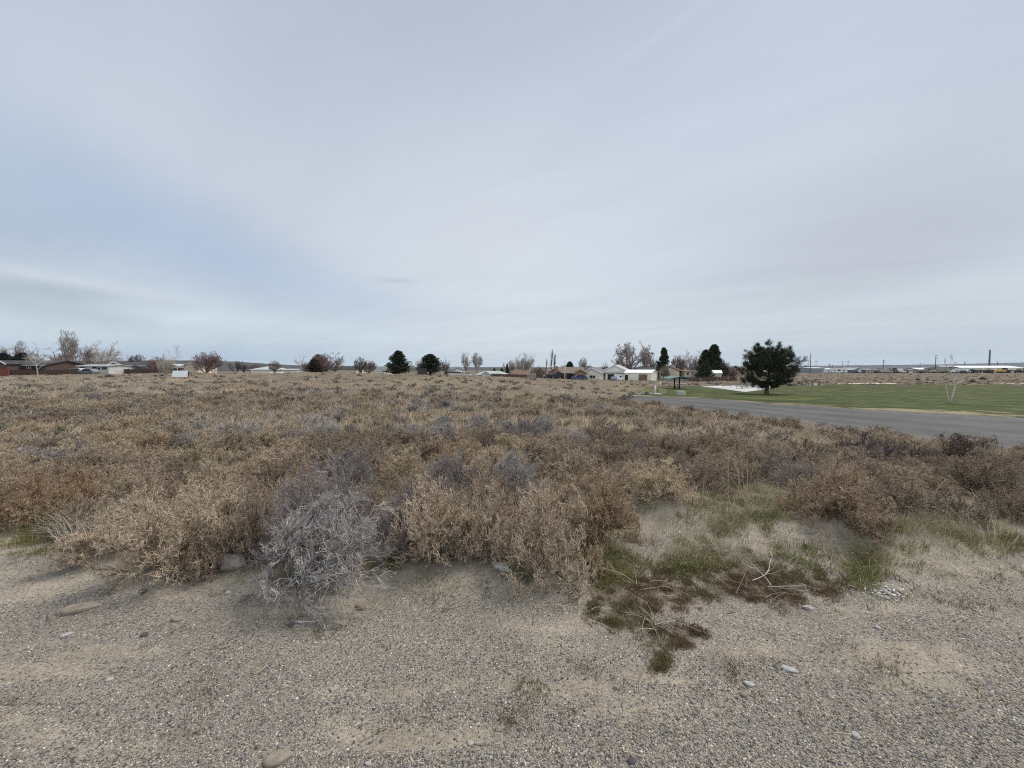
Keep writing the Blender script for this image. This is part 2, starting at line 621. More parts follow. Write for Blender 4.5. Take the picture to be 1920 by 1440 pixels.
def road_material():
    m = bpy.data.materials.new('asphalt')
    m.use_nodes = True
    t = NT(m.node_tree)
    out = t.n('ShaderNodeOutputMaterial')
    bs = t.n('ShaderNodeBsdfPrincipled', inp={'Roughness': 0.85, 'Specular IOR Level': 0.3})
    t.t.links.new(bs.outputs[0], out.inputs[0])
    P = t.n('ShaderNodeTexCoord').outputs['Object']
    a = t.noise(P, 25, 4, 0.8)
    b = t.noise(P, 0.25, 4, 0.6)
    c = t.noise(P, 3, 5, 0.7)
    base = t.ramp(a, [(0.3, (0.040, 0.039, 0.038)), (0.5, (0.074, 0.071, 0.068)), (0.7, (0.14, 0.133, 0.124))])
    f = t.m('MULTIPLY', t.mr(b, 0.35, 0.65, 0.80, 1.18), t.mr(c, 0.3, 0.7, 0.82, 1.18))
    base = t.mix(1.0, base, t.n('ShaderNodeCombineXYZ', inp={0: f, 1: f, 2: f}).outputs[0], 'MULTIPLY')
    # cracks
    vo = t.n('ShaderNodeTexVoronoi', feature='DISTANCE_TO_EDGE', inp={'Vector': t.mix(0.12, P, t.n('ShaderNodeTexNoise', inp={'Vector': P, 'Scale': 1.2}).outputs['Color']), 'Scale': 0.22})
    crack = t.m('MULTIPLY', t.m('LESS_THAN', vo.outputs[0], 0.006), t.mr(c, 0.4, 0.6))
    base = t.mix(t.m('MULTIPLY', crack, 0.6), base, (0.07, 0.07, 0.07))
    t.set(bs.inputs['Base Color'], base)
    sx = t.n('ShaderNodeSeparateColor', inp={0: t.n('ShaderNodeAttribute', attribute_name='Col').outputs['Color']}).outputs[0]
    wav = t.m('ADD', sx, t.m('MULTIPLY', t.m('SUBTRACT', t.noise(P, .4, 3), .5), .12))
    trk = t.m('ABSOLUTE', t.m('SINE', t.m('MULTIPLY', wav, 12.566)))
    f2 = t.mr(trk, .2, 1.0, .86, 1.14)
    base = t.mix(1.0, base, t.n('ShaderNodeCombineXYZ', inp={0: f2, 1: f2, 2: f2}).outputs[0], 'MULTIPLY')
    pt = t.mr(t.noise(P, .5, 2, .4, .8), .60, .64)
    base = t.mix(t.m('MULTIPLY', pt, .35), base, (.05, .05, .052))
    grit = t.m('MULTIPLY', t.mr(t.m('ABSOLUTE', t.m('SUBTRACT', sx, .5)), .40, .5), t.mr(c, .42, .6))
    base = t.mix(grit, base, (.24, .205, .155))
    t.set(bs.inputs['Base Color'], base)
    bm = t.n('ShaderNodeBump', inp={'Strength': 0.5, 'Distance': 0.01, 'Height': a})
    t.set(bs.inputs['Normal'], bm.outputs[0])
    return m


def lawn_material():
    m = bpy.data.materials.new('lawn')
    m.use_nodes = True
    t = NT(m.node_tree)
    out = t.n('ShaderNodeOutputMaterial')
    bs = t.n('ShaderNodeBsdfPrincipled', inp={'Roughness': 0.9, 'Specular IOR Level': 0.15})
    t.t.links.new(bs.outputs[0], out.inputs[0])
    P = t.n('ShaderNodeTexCoord').outputs['Object']
    zone = t.n('ShaderNodeSeparateColor', inp={0: t.n('ShaderNodeAttribute', attribute_name='Col').outputs['Color']})
    a = t.noise(P, 0.55, 5, 0.65, 0.3)
    b = t.noise(P, 5, 5, 0.75)
    c = t.noise(P, 0.12, 3, 0.5)
    k = t.m('ADD', t.m('MULTIPLY', a, 0.6), t.m('MULTIPLY', b, 0.4))
    green = t.ramp(k, [(0.38, (0.020, 0.028, 0.007)), (0.47, (0.042, 0.058, 0.012)), (0.54, (0.066, 0.078, 0.019)), (0.63, (0.15, 0.135, 0.055))])
    straw = t.ramp(b, [(0.3, (0.15, 0.12, 0.07)), (0.6, (0.30, 0.245, 0.155))])
    dry = t.m('ADD', zone.outputs[0], t.m('MULTIPLY', t.m('SUBTRACT', a, 0.5), 1.6))
    col = t.mix(t.mr(dry, 0.35, 0.65), green, straw)
    f = t.mr(c, 0.35, 0.65, 0.85, 1.12)
    col = t.mix(1.0, col, t.n('ShaderNodeCombineXYZ', inp={0: f, 1: f, 2: f}).outputs[0], 'MULTIPLY')
    t.set(bs.inputs['Base Color'], col)
    bm = t.n('ShaderNodeBump', inp={'Strength': 0.8, 'Distance': 0.05, 'Height': b})
    t.set(bs.inputs['Normal'], bm.outputs[0])
    return m


# ------------------------------------------------------------------ ground sheet
MOSS_BLOBS = [(1190, 1115, 115, 70), (1300, 1090, 150, 48), (1180, 1170, 60, 35), (1250, 1190, 75, 40), (1245, 1232, 22, 25), (1480, 1095, 130, 42), (1390, 1060, 80, 30), (1540, 1110, 50, 25), (1330, 1050, 60, 22)]


def gravel_band(X, Y):
    a = fbm((X + .25 * Y) / 1.0, Y / .26, 201, 4, .62)
    b = fbm((X - .1 * Y) / .5, Y / .16, 207, 3, .6)
    return sstep(.37, .54, a * .6 + b * .4)


def build_ground():
    r = np.concatenate([np.linspace(0.25, 1.2, 12)[:-1], np.exp(np.linspace(math.log(1.2), math.log(12), 300))[:-1],
                        np.exp(np.linspace(math.log(12), math.log(400), 190))[:-1], np.exp(np.linspace(math.log(400), math.log(5400), 24))])
    th = np.radians(np.concatenate([np.linspace(-66, 66, 430), np.linspace(66, 294, 50)[1:-1]]))
    R, T = np.meshgrid(r, th, indexing='ij')
    X, Y = R * np.sin(T), R * np.cos(T)
    Z = H(X, Y)
    nr, nt = R.shape
    V = np.stack([X, Y, Z], -1).reshape(-1, 3)
    V = np.vstack([V, [[0, 0, H00]]])
    idx = np.arange(nr * nt).reshape(nr, nt)
    a, b = idx[:-1, :], idx[1:, :]
    F = np.stack([a, b, np.roll(b, -1, 1), np.roll(a, -1, 1)], -1).reshape(-1, 4)
    # centre fan, as quads
    c = len(V) - 1
    fan = np.array([[c, idx[0, i], idx[0, (i + 1) % nt], idx[0, (i + 2) % nt]] for i in range(0, nt - 1, 2)])
    F = np.vstack([F, fan])
    px, py = proj(V[:, 0], np.maximum(V[:, 1], .2), V[:, 2])
    ed = pl(px, VEG_EDGE)
    jit = 60 * (fbm(V[:, 0] / .5, V[:, 1] / .5, 31, 3) - .5)
    soil = sstep(-6, 40, ed - py + jit * .4) * (V[:, 1] > 0.5)
    soil = np.where((px > 1100) & (px < 2600), sstep(10, 60, ed - py - 10 + jit * .5) * (V[:, 1] > .5), soil)
    gravel = sstep(0, 60, py - ed + jit * 1.2) * (1 - soil)
    gravel = np.where(V[:, 1] < 0.6, 1, gravel)
    g2 = gravel * (0.22 + 0.78 * gravel_band(V[:, 0], V[:, 1]))
    mo = np.zeros(len(V))
    for (bx, by, rx, ry) in MOSS_BLOBS:
        mo = np.maximum(mo, np.exp(-((px - bx) / rx) ** 2 - ((py - by) / ry) ** 2))
    n = fbm(V[:, 0] / .14, V[:, 1] / .14, 41, 5, .65)
    mo = 0.6 * sstep(0.53, 0.66, mo * 0.40 + n * 0.60 + .03) * (V[:, 1] > 1.5) * (V[:, 1] < 8) * (mo > 0.12)
    col = np.stack([g2, soil, mo], -1)
    me = np_mesh('ground', V, F, ground_material(), col, smooth=True)
    tag(new_obj('ground', me), 'grey gravel and pale sand shoulder passing into the dry soil of the field', kind='structure')


build_ground()


def draped(name, cols, nearf, farf, mat, off, rows=24, jit=0.0, colf=None, label=None):
    """sheet laid on the ground between two edge curves given per column"""
    V, C = [], []
    for px in cols:
        p0 = at(px, nearf(px))
        p1 = at(px, farf(px))
        for k in range(rows + 1):
            s = k / rows
            X = p0.x + (p1.x - p0.x) * s
            Y = p0.y + (p1.y - p0.y) * s
            if jit and k in (0, rows):
                sg = -1 if k == 0 else 1
                d = Vector((p1.x - p0.x, p1.y - p0.y)).normalized()
                w = (fbm(X / .7, Y / .7, 51, 3) - .5) * 2 * jit
                X += d.x * sg * w
                Y += d.y * sg * w
            V.append((X, Y, float(H(X, Y)) + off))
            C.append(colf(s, px) if colf else (0, 0, 0))
    n = rows + 1
    m = len(cols)
    idx = np.arange(m * n).reshape(m, n)
    F = np.stack([idx[:-1, :-1], idx[1:, :-1], idx[1:, 1:], idx[:-1, 1:]], -1).reshape(-1, 4)
    me = np_mesh(name, np.array(V), F, mat, np.array(C), smooth=True)
    return tag(new_obj(name, me), label, kind='structure')


cols = list(np.linspace(1174, 1400, 60)) + list(np.linspace(1404, 2000, 110)) + list(np.linspace(2010, 3100, 40))
draped('road', cols, lambda p: pl(p, ROAD_NEAR), lambda p: pl(p, ROAD_FAR), road_material(), 0.012, 22, 0.22, colf=lambda s, px: (s, 0, 0), label='worn grey asphalt road curving away on the right')
draped('lawn', [c for c in cols if c > 1182], lambda p: pl(p, ROAD_FAR) + 1.0, lambda p: pl(p, LAWN_FAR), lawn_material(), 0.018, 34, 0.3,
       colf=lambda s, px: (float(1 - sstep(0.0, 0.10, s)) * .60 + .5 * float(1 - sstep(1185, 1240, px)), 0, 0), label='mown green park lawn with straw coloured verge')

# ------------------------------------------------------------------ branching growth, all in arrays


def paths(rng, P0, D0, L, K, curl, up):
    n = len(P0)
    P = np.zeros((n, K, 3))
    P[:, 0] = P0
    d = D0 / np.linalg.norm(D0, axis=1, keepdims=True)
    for k in range(1, K):
        d = d + rng.normal(0, curl, (n, 3)) + np.array([0, 0, up])
        d /= np.linalg.norm(d, axis=1, keepdims=True)
        P[:, k] = P[:, k - 1] + d * (L / (K - 1))[:, None]
    return P


def branch(rng, P, R, L, n, ratio, spread, t0, t1, K, curl, up, rr, rend, tip=False):
    """children of all paths P (N,K,3); returns P2, R2, L2"""
    N, K0, _ = P.shape
    t = rng.uniform(t0, t1, (N, n)) if not tip else np.linspace(t0, t1, n)[None, :] + rng.uniform(-.06, .06, (N, n))
    t = np.clip(t, 0, 1)
    f = t * (K0 - 1)
    i = np.minimum(f.astype(int), K0 - 2)
    w = (f - i)[..., None]
    ar = np.arange(N)[:, None]
    A, B = P[ar, i], P[ar, i + 1]
    pos = A * (1 - w) + B * w
    d = (B - A)
    d /= np.linalg.norm(d, axis=-1, keepdims=True) + 1e-9
    d = d + rng.normal(0, spread, d.shape)
    rp = R[ar, i] * (1 - w[..., 0]) + R[ar, i + 1] * w[..., 0]
    L2 = (L[:, None] * ratio * rng.uniform(.6, 1.25, (N, n)) * (1.15 - .5 * t)).ravel()
    P2 = paths(rng, pos.reshape(-1, 3), d.reshape(-1, 3), L2, K, curl, up)
    r0 = np.maximum(rp.ravel() * rr, rend)
    R2 = r0[:, None] * np.linspace(1, 0.45, K)[None, :]
    return P2, np.maximum(R2, rend * .6), L2


def tubes(P, R, sides=3):
    N, K, _ = P.shape
    T = np.gradient(P, axis=1)
    T /= np.linalg.norm(T, axis=-1, keepdims=True) + 1e-9
    ref = np.array([0.37, 0.61, 0.70])
    a = np.cross(T, ref)
    a /= np.linalg.norm(a, axis=-1, keepdims=True) + 1e-9
    b = np.cross(T, a)
    ang = np.arange(sides) * 2 * math.pi / sides
    V = P[:, :, None, :] + R[:, :, None, None] * (a[:, :, None, :] * np.cos(ang)[None, None, :, None] + b[:, :, None, :] * np.sin(ang)[None, None, :, None])
    idx = np.arange(N * K * sides).reshape(N, K, sides)
    F = np.stack([idx[:, :-1], np.roll(idx[:, :-1], -1, 2), np.roll(idx[:, 1:], -1, 2), idx[:, 1:]], -1).reshape(-1, 4)
    return V.reshape(-1, 3), F


def merge(parts):
    Vs, Fs, Cs, o = [], [], [], 0
    for V, F, C in parts:
        Vs.append(V)
        Fs.append(F + o)
        Cs.append(C)
        o += len(V)
    return np.vstack(Vs), np.vstack(Fs), np.vstack(Cs)


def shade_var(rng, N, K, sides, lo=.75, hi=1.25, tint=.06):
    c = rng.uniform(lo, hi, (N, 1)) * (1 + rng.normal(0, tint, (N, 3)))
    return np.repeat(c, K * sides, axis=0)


def soft_dome(P, rx, ry, rz, k=.35, s0=.82):
    q = P / np.array([rx, ry, rz])
    s = np.linalg.norm(q, axis=-1, keepdims=True)
    s2 = np.where(s > s0, s0 + (s - s0) * k, s)
    P = P * (s2 / np.maximum(s, 1e-6))
    P[..., 2] = np.where(P[..., 2] < -0.02, -0.02 + (P[..., 2] + .02) * .1, P[..., 2])
    return P


def weed(seed, R=.5, hgt=.62, root=(0, 0), n=(15, 6, 6, 4, 3), rad=1.0, wiry=False, lean=(0, 0), curl=.22, sides=3, up=.05):
    """dry globe of tangled stems, about 2R wide and hgt high, standing on the origin"""
    rng = np.random.default_rng(seed)
    az = rng.uniform(0, 2 * math.pi, n[0])
    el = np.arcsin(rng.uniform(.02, 1.0, n[0]))
    D = np.stack([np.cos(az) * np.cos(el) + lean[0], np.sin(az) * np.cos(el) + lean[1], np.sin(el)], -1)
    P0 = rng.normal(0, .02, (n[0], 3))
    P0[:, 2] = -.01
    P0 += np.array([root[0], root[1], 0])
    D[:, :2] -= np.array(root) * 1.6
    L = rng.uniform(.55, .85, n[0]) * R * (1.35 if wiry else 1)
    P = paths(rng, P0, D, L, 5, curl * .7, up)
    Rr = np.full(n[0], .0052 * rad)[:, None] * np.linspace(1, .5, 5)[None]
    lv = [(P, Rr)]
    if wiry:
        spec = [(.64, .34, .15, 1., 6), (.64, .34, .1, 1., 6), (.62, .34, .1, 1, 5), (.55, .4, .2, 1, 3)]
        ends = [.0030, .0021, .0016, .0013]
    else:
        spec = [(.62, .50, .15, 1., 5), (.60, .52, .1, 1., 5), (.56, .55, .1, 1., 4), (.52, .60, .15, 1., 3)]
        ends = [.0032, .0023, .0018, .0016]
    for k, (ratio, spread, t0, t1, K) in enumerate(spec):
        if k + 1 >= len(n):
            break
        P, Rr, L = branch(rng, P, Rr, L, n[k + 1], ratio, spread, t0, t1, K, curl, up * .6, .66, ends[k] * rad)
        lv.append((P, Rr))
    parts = []
    for k, (P, Rr) in enumerate(lv):
        P = soft_dome(P, R * 1.0, R * 1.0, hgt)
        V, F = tubes(P, Rr, sides)
        parts.append((V, F, shade_var(rng, P.shape[0], P.shape[1], sides, (.34, .36, .45, .62, .80)[k], (.55, .62, .85, 1.25, 1.5)[k])))  # inner stems coloured darker, standing in for shade inside the globe; tips lighter
    return merge(parts)


def merge_instances(tmpls, pts, rot, scl, cols, pick):
    """numpy copies of templates (V,F,C) placed at pts; scl (n,3); cols (n,3)"""
    parts = []
    for k, (V, F, C) in enumerate(tmpls):
        sel = np.nonzero(pick == k)[0]
        if not len(sel):
            continue
        c, s = np.cos(rot[sel])[:, None], np.sin(rot[sel])[:, None]
        sx = V[None] * scl[sel][:, None, :]
        X = sx[..., 0] * c - sx[..., 1] * s + pts[sel, 0:1]
        Y = sx[..., 0] * s + sx[..., 1] * c + pts[sel, 1:2]
        Z = sx[..., 2] + pts[sel, 2:3]
        VV = np.stack([X, Y, Z], -1).reshape(-1, 3)
        FF = (F[None] + (np.arange(len(sel)) * len(V))[:, None, None]).reshape(-1, F.shape[1])
        CC = (C[None] * cols[sel][:, None, :]).reshape(-1, 3)
        parts.append((VV, FF, CC))
    return merge(parts)


def blades(rng, n, h, w, rad, lean=.5, base=.02):
    """tuft: n grass blades (two quads each) within radius rad, height about h"""
    az = rng.uniform(0, 2 * math.pi, n)
    r = rad * np.sqrt(rng.uniform(0, 1, n))
    x, y = r * np.cos(az), r * np.sin(az)
    hh = h * rng.uniform(.45, 1.1, n)
    la = az + rng.normal(0, .8, n)
    ln = lean * rng.uniform(.1, 1.1, n)
    fa = rng.uniform(0, math.pi, n)
    fx, fy = np.cos(fa) * w / 2, np.sin(fa) * w / 2
    V = np.zeros((n, 6, 3))
    for k, (t, ww) in enumerate(((0, 1), (.55, .85), (1, .15))):
        off = ln * hh * t * t
        cx, cy = x + np.cos(la) * off, y + np.sin(la) * off
        z = hh * t * (1 - .25 * ln * t) - base * (k == 0)
        V[:, 2 * k] = np.stack([cx - fx * ww, cy - fy * ww, z], -1)
        V[:, 2 * k + 1] = np.stack([cx + fx * ww, cy + fy * ww, z], -1)
    idx = np.arange(n * 6).reshape(n, 6)
    F = np.concatenate([idx[:, [0, 1, 3, 2]], idx[:, [2, 3, 5, 4]]])
    C = np.repeat(rng.uniform(.75, 1.25, (n, 1)) * (1 + rng.normal(0, .05, (n, 3))), 6, axis=0)
    return V.reshape(-1, 3), F, C


# colours of the plants themselves (linear)
TAN = (0.51, 0.41, 0.302)
STRAW = (0.54, 0.435, 0.295)
BROWN = (0.35, 0.275, 0.205)
RUST = (0.43, 0.31, 0.205)
GREYW = (0.41, 0.38, 0.345)
LILAC = (0.33, 0.29, 0.27)
PALE = (0.46, 0.425, 0.4)
DARK = (0.2, 0.15, 0.125)
SAGE = (0.31, 0.3, 0.26)
OLIVE = (0.29, 0.27, 0.19)
GREEN = (.085, .125, .03)

# ------------------------------------------------------------------ foreground tumbleweeds, one object each
rng0 = np.random.default_rng(11)
ALLW = []


def weed_mesh(name, **kw):
    V, F, C = weed(**kw)
    return np_mesh(name, V, F, M['twig'], C)


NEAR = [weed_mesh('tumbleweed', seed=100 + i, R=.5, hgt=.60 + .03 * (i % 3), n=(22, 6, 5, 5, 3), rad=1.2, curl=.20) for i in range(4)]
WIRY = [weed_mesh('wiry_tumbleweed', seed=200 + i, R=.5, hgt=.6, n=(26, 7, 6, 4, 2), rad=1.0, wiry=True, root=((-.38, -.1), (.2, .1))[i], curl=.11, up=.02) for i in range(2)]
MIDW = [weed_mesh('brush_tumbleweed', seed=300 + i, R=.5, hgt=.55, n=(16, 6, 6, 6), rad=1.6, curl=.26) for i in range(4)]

TW_GROUP = 'dry tumbleweeds in the near brush'


def put_weed(me, p, w, h, dep, color, label=None, name='tumbleweed', rz=None, tilt=(0, 0), group=TW_GROUP, cat='tumbleweed', sink=.015):
    o = new_obj(name, me)
    k = w
    o.scale = (k, dep if dep else k, h / .58)
    if dep:
        o.scale = (k, dep, h / .58)
    o.rotation_euler = (tilt[0], tilt[1], rng0.uniform(0, 6.28) if rz is None else rz)
    o.location = (p.x, p.y, p.z - sink)
    j = rng0.uniform(.93, 1.07)
    o.color = (color[0] * j, color[1] * j, color[2] * j, 1)
    tag(o, label, cat, group)
    ALLW.append((p.x, p.y, w))
    return o


# (px, py of base), width px, height px, colour, mesh, label
FRONT = [
    (290, 1100, 290, 195, TAN, NEAR[0], 'tan tumbleweed leaning out over the gravel at the left end of the front row'),
    (395, 1085, 130, 120, BROWN, NEAR[3], 'low brown tumbleweed squeezed against the right side of the leaning one'),
    (645, 1128, 290, 172, PALE, WIRY[0], 'whitish grey wiry tumbleweed spilling furthest onto the gravel'),
    (570, 1060, 230, 205, LILAC, WIRY[1], 'dark lilac grey wiry tumbleweed directly behind the whitish one'),
    (455, 1055, 170, 160, BROWN, NEAR[1], 'brown tumbleweed behind the flat grey stone'),
    (820, 1085, 220, 200, TAN, NEAR[1], 'tan prickly tumbleweed right of the whitish wiry one'),
    (745, 1045, 150, 160, LILAC, NEAR[3], 'lilac brown tumbleweed wedged behind the whitish wiry one'),
    (1015, 1098, 215, 215, TAN, NEAR[2], 'tan prickly tumbleweed beside the small white stone'),
    (905, 1060, 160, 170, TAN, NEAR[0], 'tan tumbleweed just behind the small white stone'),
    (1120, 1030, 180, 160, RUST, NEAR[0], 'reddish brown tumbleweed behind the right end of the front row'),
    (40, 995, 240, 140, RUST, NEAR[2], 'orange brown tumbleweed at the left edge above the dark green grass'),
    (-60, 1000, 200, 120, RUST, NEAR[1], 'orange brown tumbleweed half outside the left edge'),
    (150, 955, 170, 110, RUST, NEAR[3], 'reddish tan tumbleweed at the top of the bare gravel bank'),
    (255, 975, 180, 120, TAN, NEAR[2], 'broad tan tumbleweed behind the leaning one at the left'),
    (400, 955, 170, 120, TAN, NEAR[3], 'tan tumbleweed behind the brown one and beside a green tuft'),
    (550, 945, 125, 90, RUST, NEAR[1], 'bright orange brown tumbleweed above the lilac wiry one'),
    (665, 950, 150, 110, LILAC, WIRY[0], 'lilac grey tumbleweed between the orange and the yellow ones'),
    (755, 915, 130, 85, STRAW, NEAR[2], 'straw yellow tumbleweed in the second row at the middle'),
    (840, 935, 120, 90, LILAC, WIRY[1], 'grey lilac tumbleweed right of the straw yellow one'),
    (985, 945, 120, 100, PALE, WIRY[0], 'whitish curly tumbleweed in the second row behind the tan pair'),
    (930, 975, 150, 110, BROWN, NEAR[1], 'grey brown tumbleweed under the whitish curly one'),
    (1075, 930, 150, 100, TAN, NEAR[3], 'tan tumbleweed right of the whitish curly one'),
    (1245, 950, 150, 95, STRAW, NEAR[0], 'pale yellow round tumbleweed standing alone above the sand hump'),
    (1195, 925, 110, 80, TAN, NEAR[2], 'tan tumbleweed touching the back of the pale yellow round one'),
    (1575, 1000, 250, 135, (.42, .31, .215), NEAR[1], 'reddish brown tumbleweed above the right hand sand slope'),
    (1690, 960, 210, 100, BROWN, MIDW[1], 'dull brown tumbleweed behind the reddish one on the right'),
    (1860, 935, 240, 120, BROWN, MIDW[2], 'brown tumbleweed near the right edge below the dark one'),
    (1800, 880, 210, 82, DARK, MIDW[0], 'very dark brown tumbleweed by the road at the right'),
    (1645, 872, 200, 80, (.20, .155, .15), MIDW[3], 'dark purplish tumbleweed left of the very dark brown one'),
    (1730, 875, 120, 60, DARK, MIDW[2], 'dark tumbleweed squeezed between the purplish and the very dark one'),
    (588, 818, 90, 44, DARK, MIDW[1], 'dark brown round tumbleweed in the middle distance left of centre'),
    (1500, 905, 170, 80, BROWN, MIDW[0], 'grey brown tumbleweed behind the left shoulder of the reddish brown one'),
    (1400, 880, 150, 60, TAN, MIDW[2], 'low tan tumbleweed between the pale yellow round one and the road'),
    (1900, 975, 170, 90, BROWN, MIDW[1], 'dull brown tumbleweed cut by the right edge above the sand slope'),
    (1790, 975, 170, 75, (.33, .27, .21), MIDW[3], 'low grey brown tumbleweed right of the reddish brown one'),
    (1110, 1075, 70, 60, STRAW, NEAR[1], 'small straw tumbleweed at the left side of the green grass patch'),
    (700, 815, 80, 32, BROWN, MIDW[0], 'brown tumbleweed right of the dark round one'),
    (925, 840, 110, 42, (.24, .18, .15), WIRY[1], 'grey topped brown tumbleweed just right of centre in the field'),
    (1030, 825, 60, 50, GREYW, WIRY[0], 'grey feathery tumbleweed right of centre in the field'),
]
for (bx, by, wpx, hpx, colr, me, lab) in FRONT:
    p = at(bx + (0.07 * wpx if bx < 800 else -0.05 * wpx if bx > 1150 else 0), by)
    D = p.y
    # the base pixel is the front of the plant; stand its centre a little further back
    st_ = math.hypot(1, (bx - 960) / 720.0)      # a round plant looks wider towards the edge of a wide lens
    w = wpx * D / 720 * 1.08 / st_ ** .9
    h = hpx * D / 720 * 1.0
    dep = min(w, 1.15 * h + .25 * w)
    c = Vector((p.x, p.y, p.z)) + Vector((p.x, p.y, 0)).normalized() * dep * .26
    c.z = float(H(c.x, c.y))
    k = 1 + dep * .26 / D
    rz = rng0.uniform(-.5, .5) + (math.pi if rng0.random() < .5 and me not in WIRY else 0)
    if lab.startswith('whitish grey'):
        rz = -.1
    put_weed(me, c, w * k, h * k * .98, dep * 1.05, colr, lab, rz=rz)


def veg_ok(px, py, margin=0.0):
    ok = (py < pl(px, VEG_EDGE) - margin) & ~road_mask(px, py) & ~lawn_mask(px, py)
    return ok


def palette(X, Y, rng):
    """plant colour by patches over the field"""
    n = len(X)
    a = fbm(X / 2.3, Y / 2.3, 61, 3)
    b = fbm(X / 3.1 + 40, Y / 3.1, 67, 3)
    px = 960 + 720 * X / np.maximum(Y, .5)
    out = np.zeros((n, 3))
    u = rng.uniform(0, 1, n)
    for i in range(n):
        k = a[i] + rng.normal(0, .06)
        q = b[i] + rng.normal(0, .06)
        right = px[i] > 1150
        if q > .68:
            c = GREYW if u[i] < .5 else LILAC
        elif k > .60:
            c = RUST if u[i] < .25 else STRAW
        elif k < .38:
            c = BROWN
        elif q < .36 and Y[i] < 14:
            c = OLIVE if u[i] < .4 else TAN
        else:
            c = TAN if u[i] < .65 else (STRAW if u[i] < .8 else BROWN)
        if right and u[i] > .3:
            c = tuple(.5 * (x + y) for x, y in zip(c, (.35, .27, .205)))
        if Y[i] < 5.5 and c in (GREYW, LILAC, OLIVE):
            c = BROWN if u[i] < .3 else TAN
        out[i] = c
    return out


# the brush behind the front row
cand = []
rr = np.random.default_rng(21)
tries = 0
while len(cand) < 900 and tries < 90000:
    tries += 1
    Y = math.exp(rr.uniform(math.log(3.0), math.log(22)))
    X = rr.uniform(-1.45, 1.45) * (Y + .6)
    # weight towards the near part, where each plant shows
    z = float(H(X, Y))
    px, py = proj(X, Y, z)
    if px < -160 or px > 2080 or not veg_ok(px, py, 26 if Y < 6 else 2):
        continue
    if 1330 < px < 1560 and py > 915 or 1560 < px < 2000 and py > 930:
        continue
    w = rr.uniform(.7, 1.2) if Y > 5 else rr.uniform(.6, .95)
    dmin = .34 + .016 * Y
    if any((X - a) ** 2 + (Y - b) ** 2 < (dmin + .12 * c) ** 2 for a, b, c in ALLW):
        continue
    if any((X - a) ** 2 + (Y - b) ** 2 < dmin ** 2 for a, b, *_ in cand):
        continue
    cand.append((X, Y, z, w))
cand.sort(key=lambda c: c[1])
pc = palette(np.array([c[0] for c in cand]), np.array([c[1] for c in cand]), rr)
WORDS = {0: 'tan', 1: 'straw yellow', 2: 'brown', 3: 'rusty', 4: 'grey', 5: 'dull lilac', 6: 'olive'}
NAMED = [TAN, STRAW, BROWN, RUST, GREYW, LILAC, OLIVE]
MAXW = 255
rest = []
for i, ((X, Y, z, w), c) in enumerate(zip(cand, pc)):
    h = w * rr.uniform(.52, .68) * (.95 if Y < 7 else .9)
    if i >= MAXW:
        rest.append((X, Y, z, w, h, c))
        continue
    near = Y < 5.2
    k = int(np.argmin([sum((a - b) ** 2 for a, b in zip(c, q)) for q in NAMED]))
    if near:
        me = (WIRY if k in (4, 5) else NEAR)[rr.integers(0, 2 if k in (4, 5) else 4)]
    else:
        me = WIRY[rr.integers(0, 2)] if (k in (4, 5) and Y < 9 and rr.random() < .5) else MIDW[rr.integers(0, 4)]
    side = 'left of' if X < -.5 * Y else ('right of' if X > .35 * Y else 'around')
    where = {'left of': 'in the brush towards the left houses', 'right of': 'in the brush beside the road', 'around': 'in the middle of the brush'}[side]
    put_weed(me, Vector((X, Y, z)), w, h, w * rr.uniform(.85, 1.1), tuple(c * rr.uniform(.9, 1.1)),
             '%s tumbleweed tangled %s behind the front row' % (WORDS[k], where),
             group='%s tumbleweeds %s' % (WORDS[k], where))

# ------------------------------------------------------------------ the field's ground cover as masses
far_t = [weed(seed=400 + i, R=.5, hgt=.55, n=(9, 6, 5, 3), rad=2.8, curl=.3) for i in range(3)]
if rest:
    A = np.array([[r[0], r[1], r[2]] for r in rest])
    sc = np.array([[r[3], r[3], r[4] / .58] for r in rest])
    cc = np.array([r[5] for r in rest])
    V, F, C = merge_instances(far_t, A, rr.uniform(0, 6.28, len(A)), sc, cc, rr.integers(0, 3, len(A)))
    o = new_obj('far_brush', np_mesh('far_brush', V, F, M['twig'], C))
    o.color = (1, 1, 1, 1)
    tag(o, 'dry tumbleweed brush too dense to count further back in the field', kind='stuff')

# dry weeds and straw: tufts that thin out with distance
tuf = [blades(np.random.default_rng(500 + i), 20, .26, .0045, .16, lean=1.0) for i in range(4)]
tuf2 = [blades(np.random.default_rng(520 + i), 14, .24, .016, .20, lean=.8) for i in range(4)]
tuf3 = [blades(np.random.default_rng(540 + i), 12, .22, .05, .36, lean=.9) for i in range(4)]


def scatter(n, y0, y1, seed, half=1.5, margin=4, dens=None):
    g = np.random.default_rng(seed)
    Y = np.exp(g.uniform(math.log(y0), math.log(y1), n))
    X = g.uniform(-half, half, n) * (Y + .5)
    Z = H(X, Y)
    px, py = proj(X, Y, Z)
    ok = veg_ok(px, py, margin)
    if dens is not None:
        ok &= g.uniform(0, 1, n) < dens(X, Y, px, py)
    return X[ok], Y[ok], Z[ok], px[ok], py[ok], g


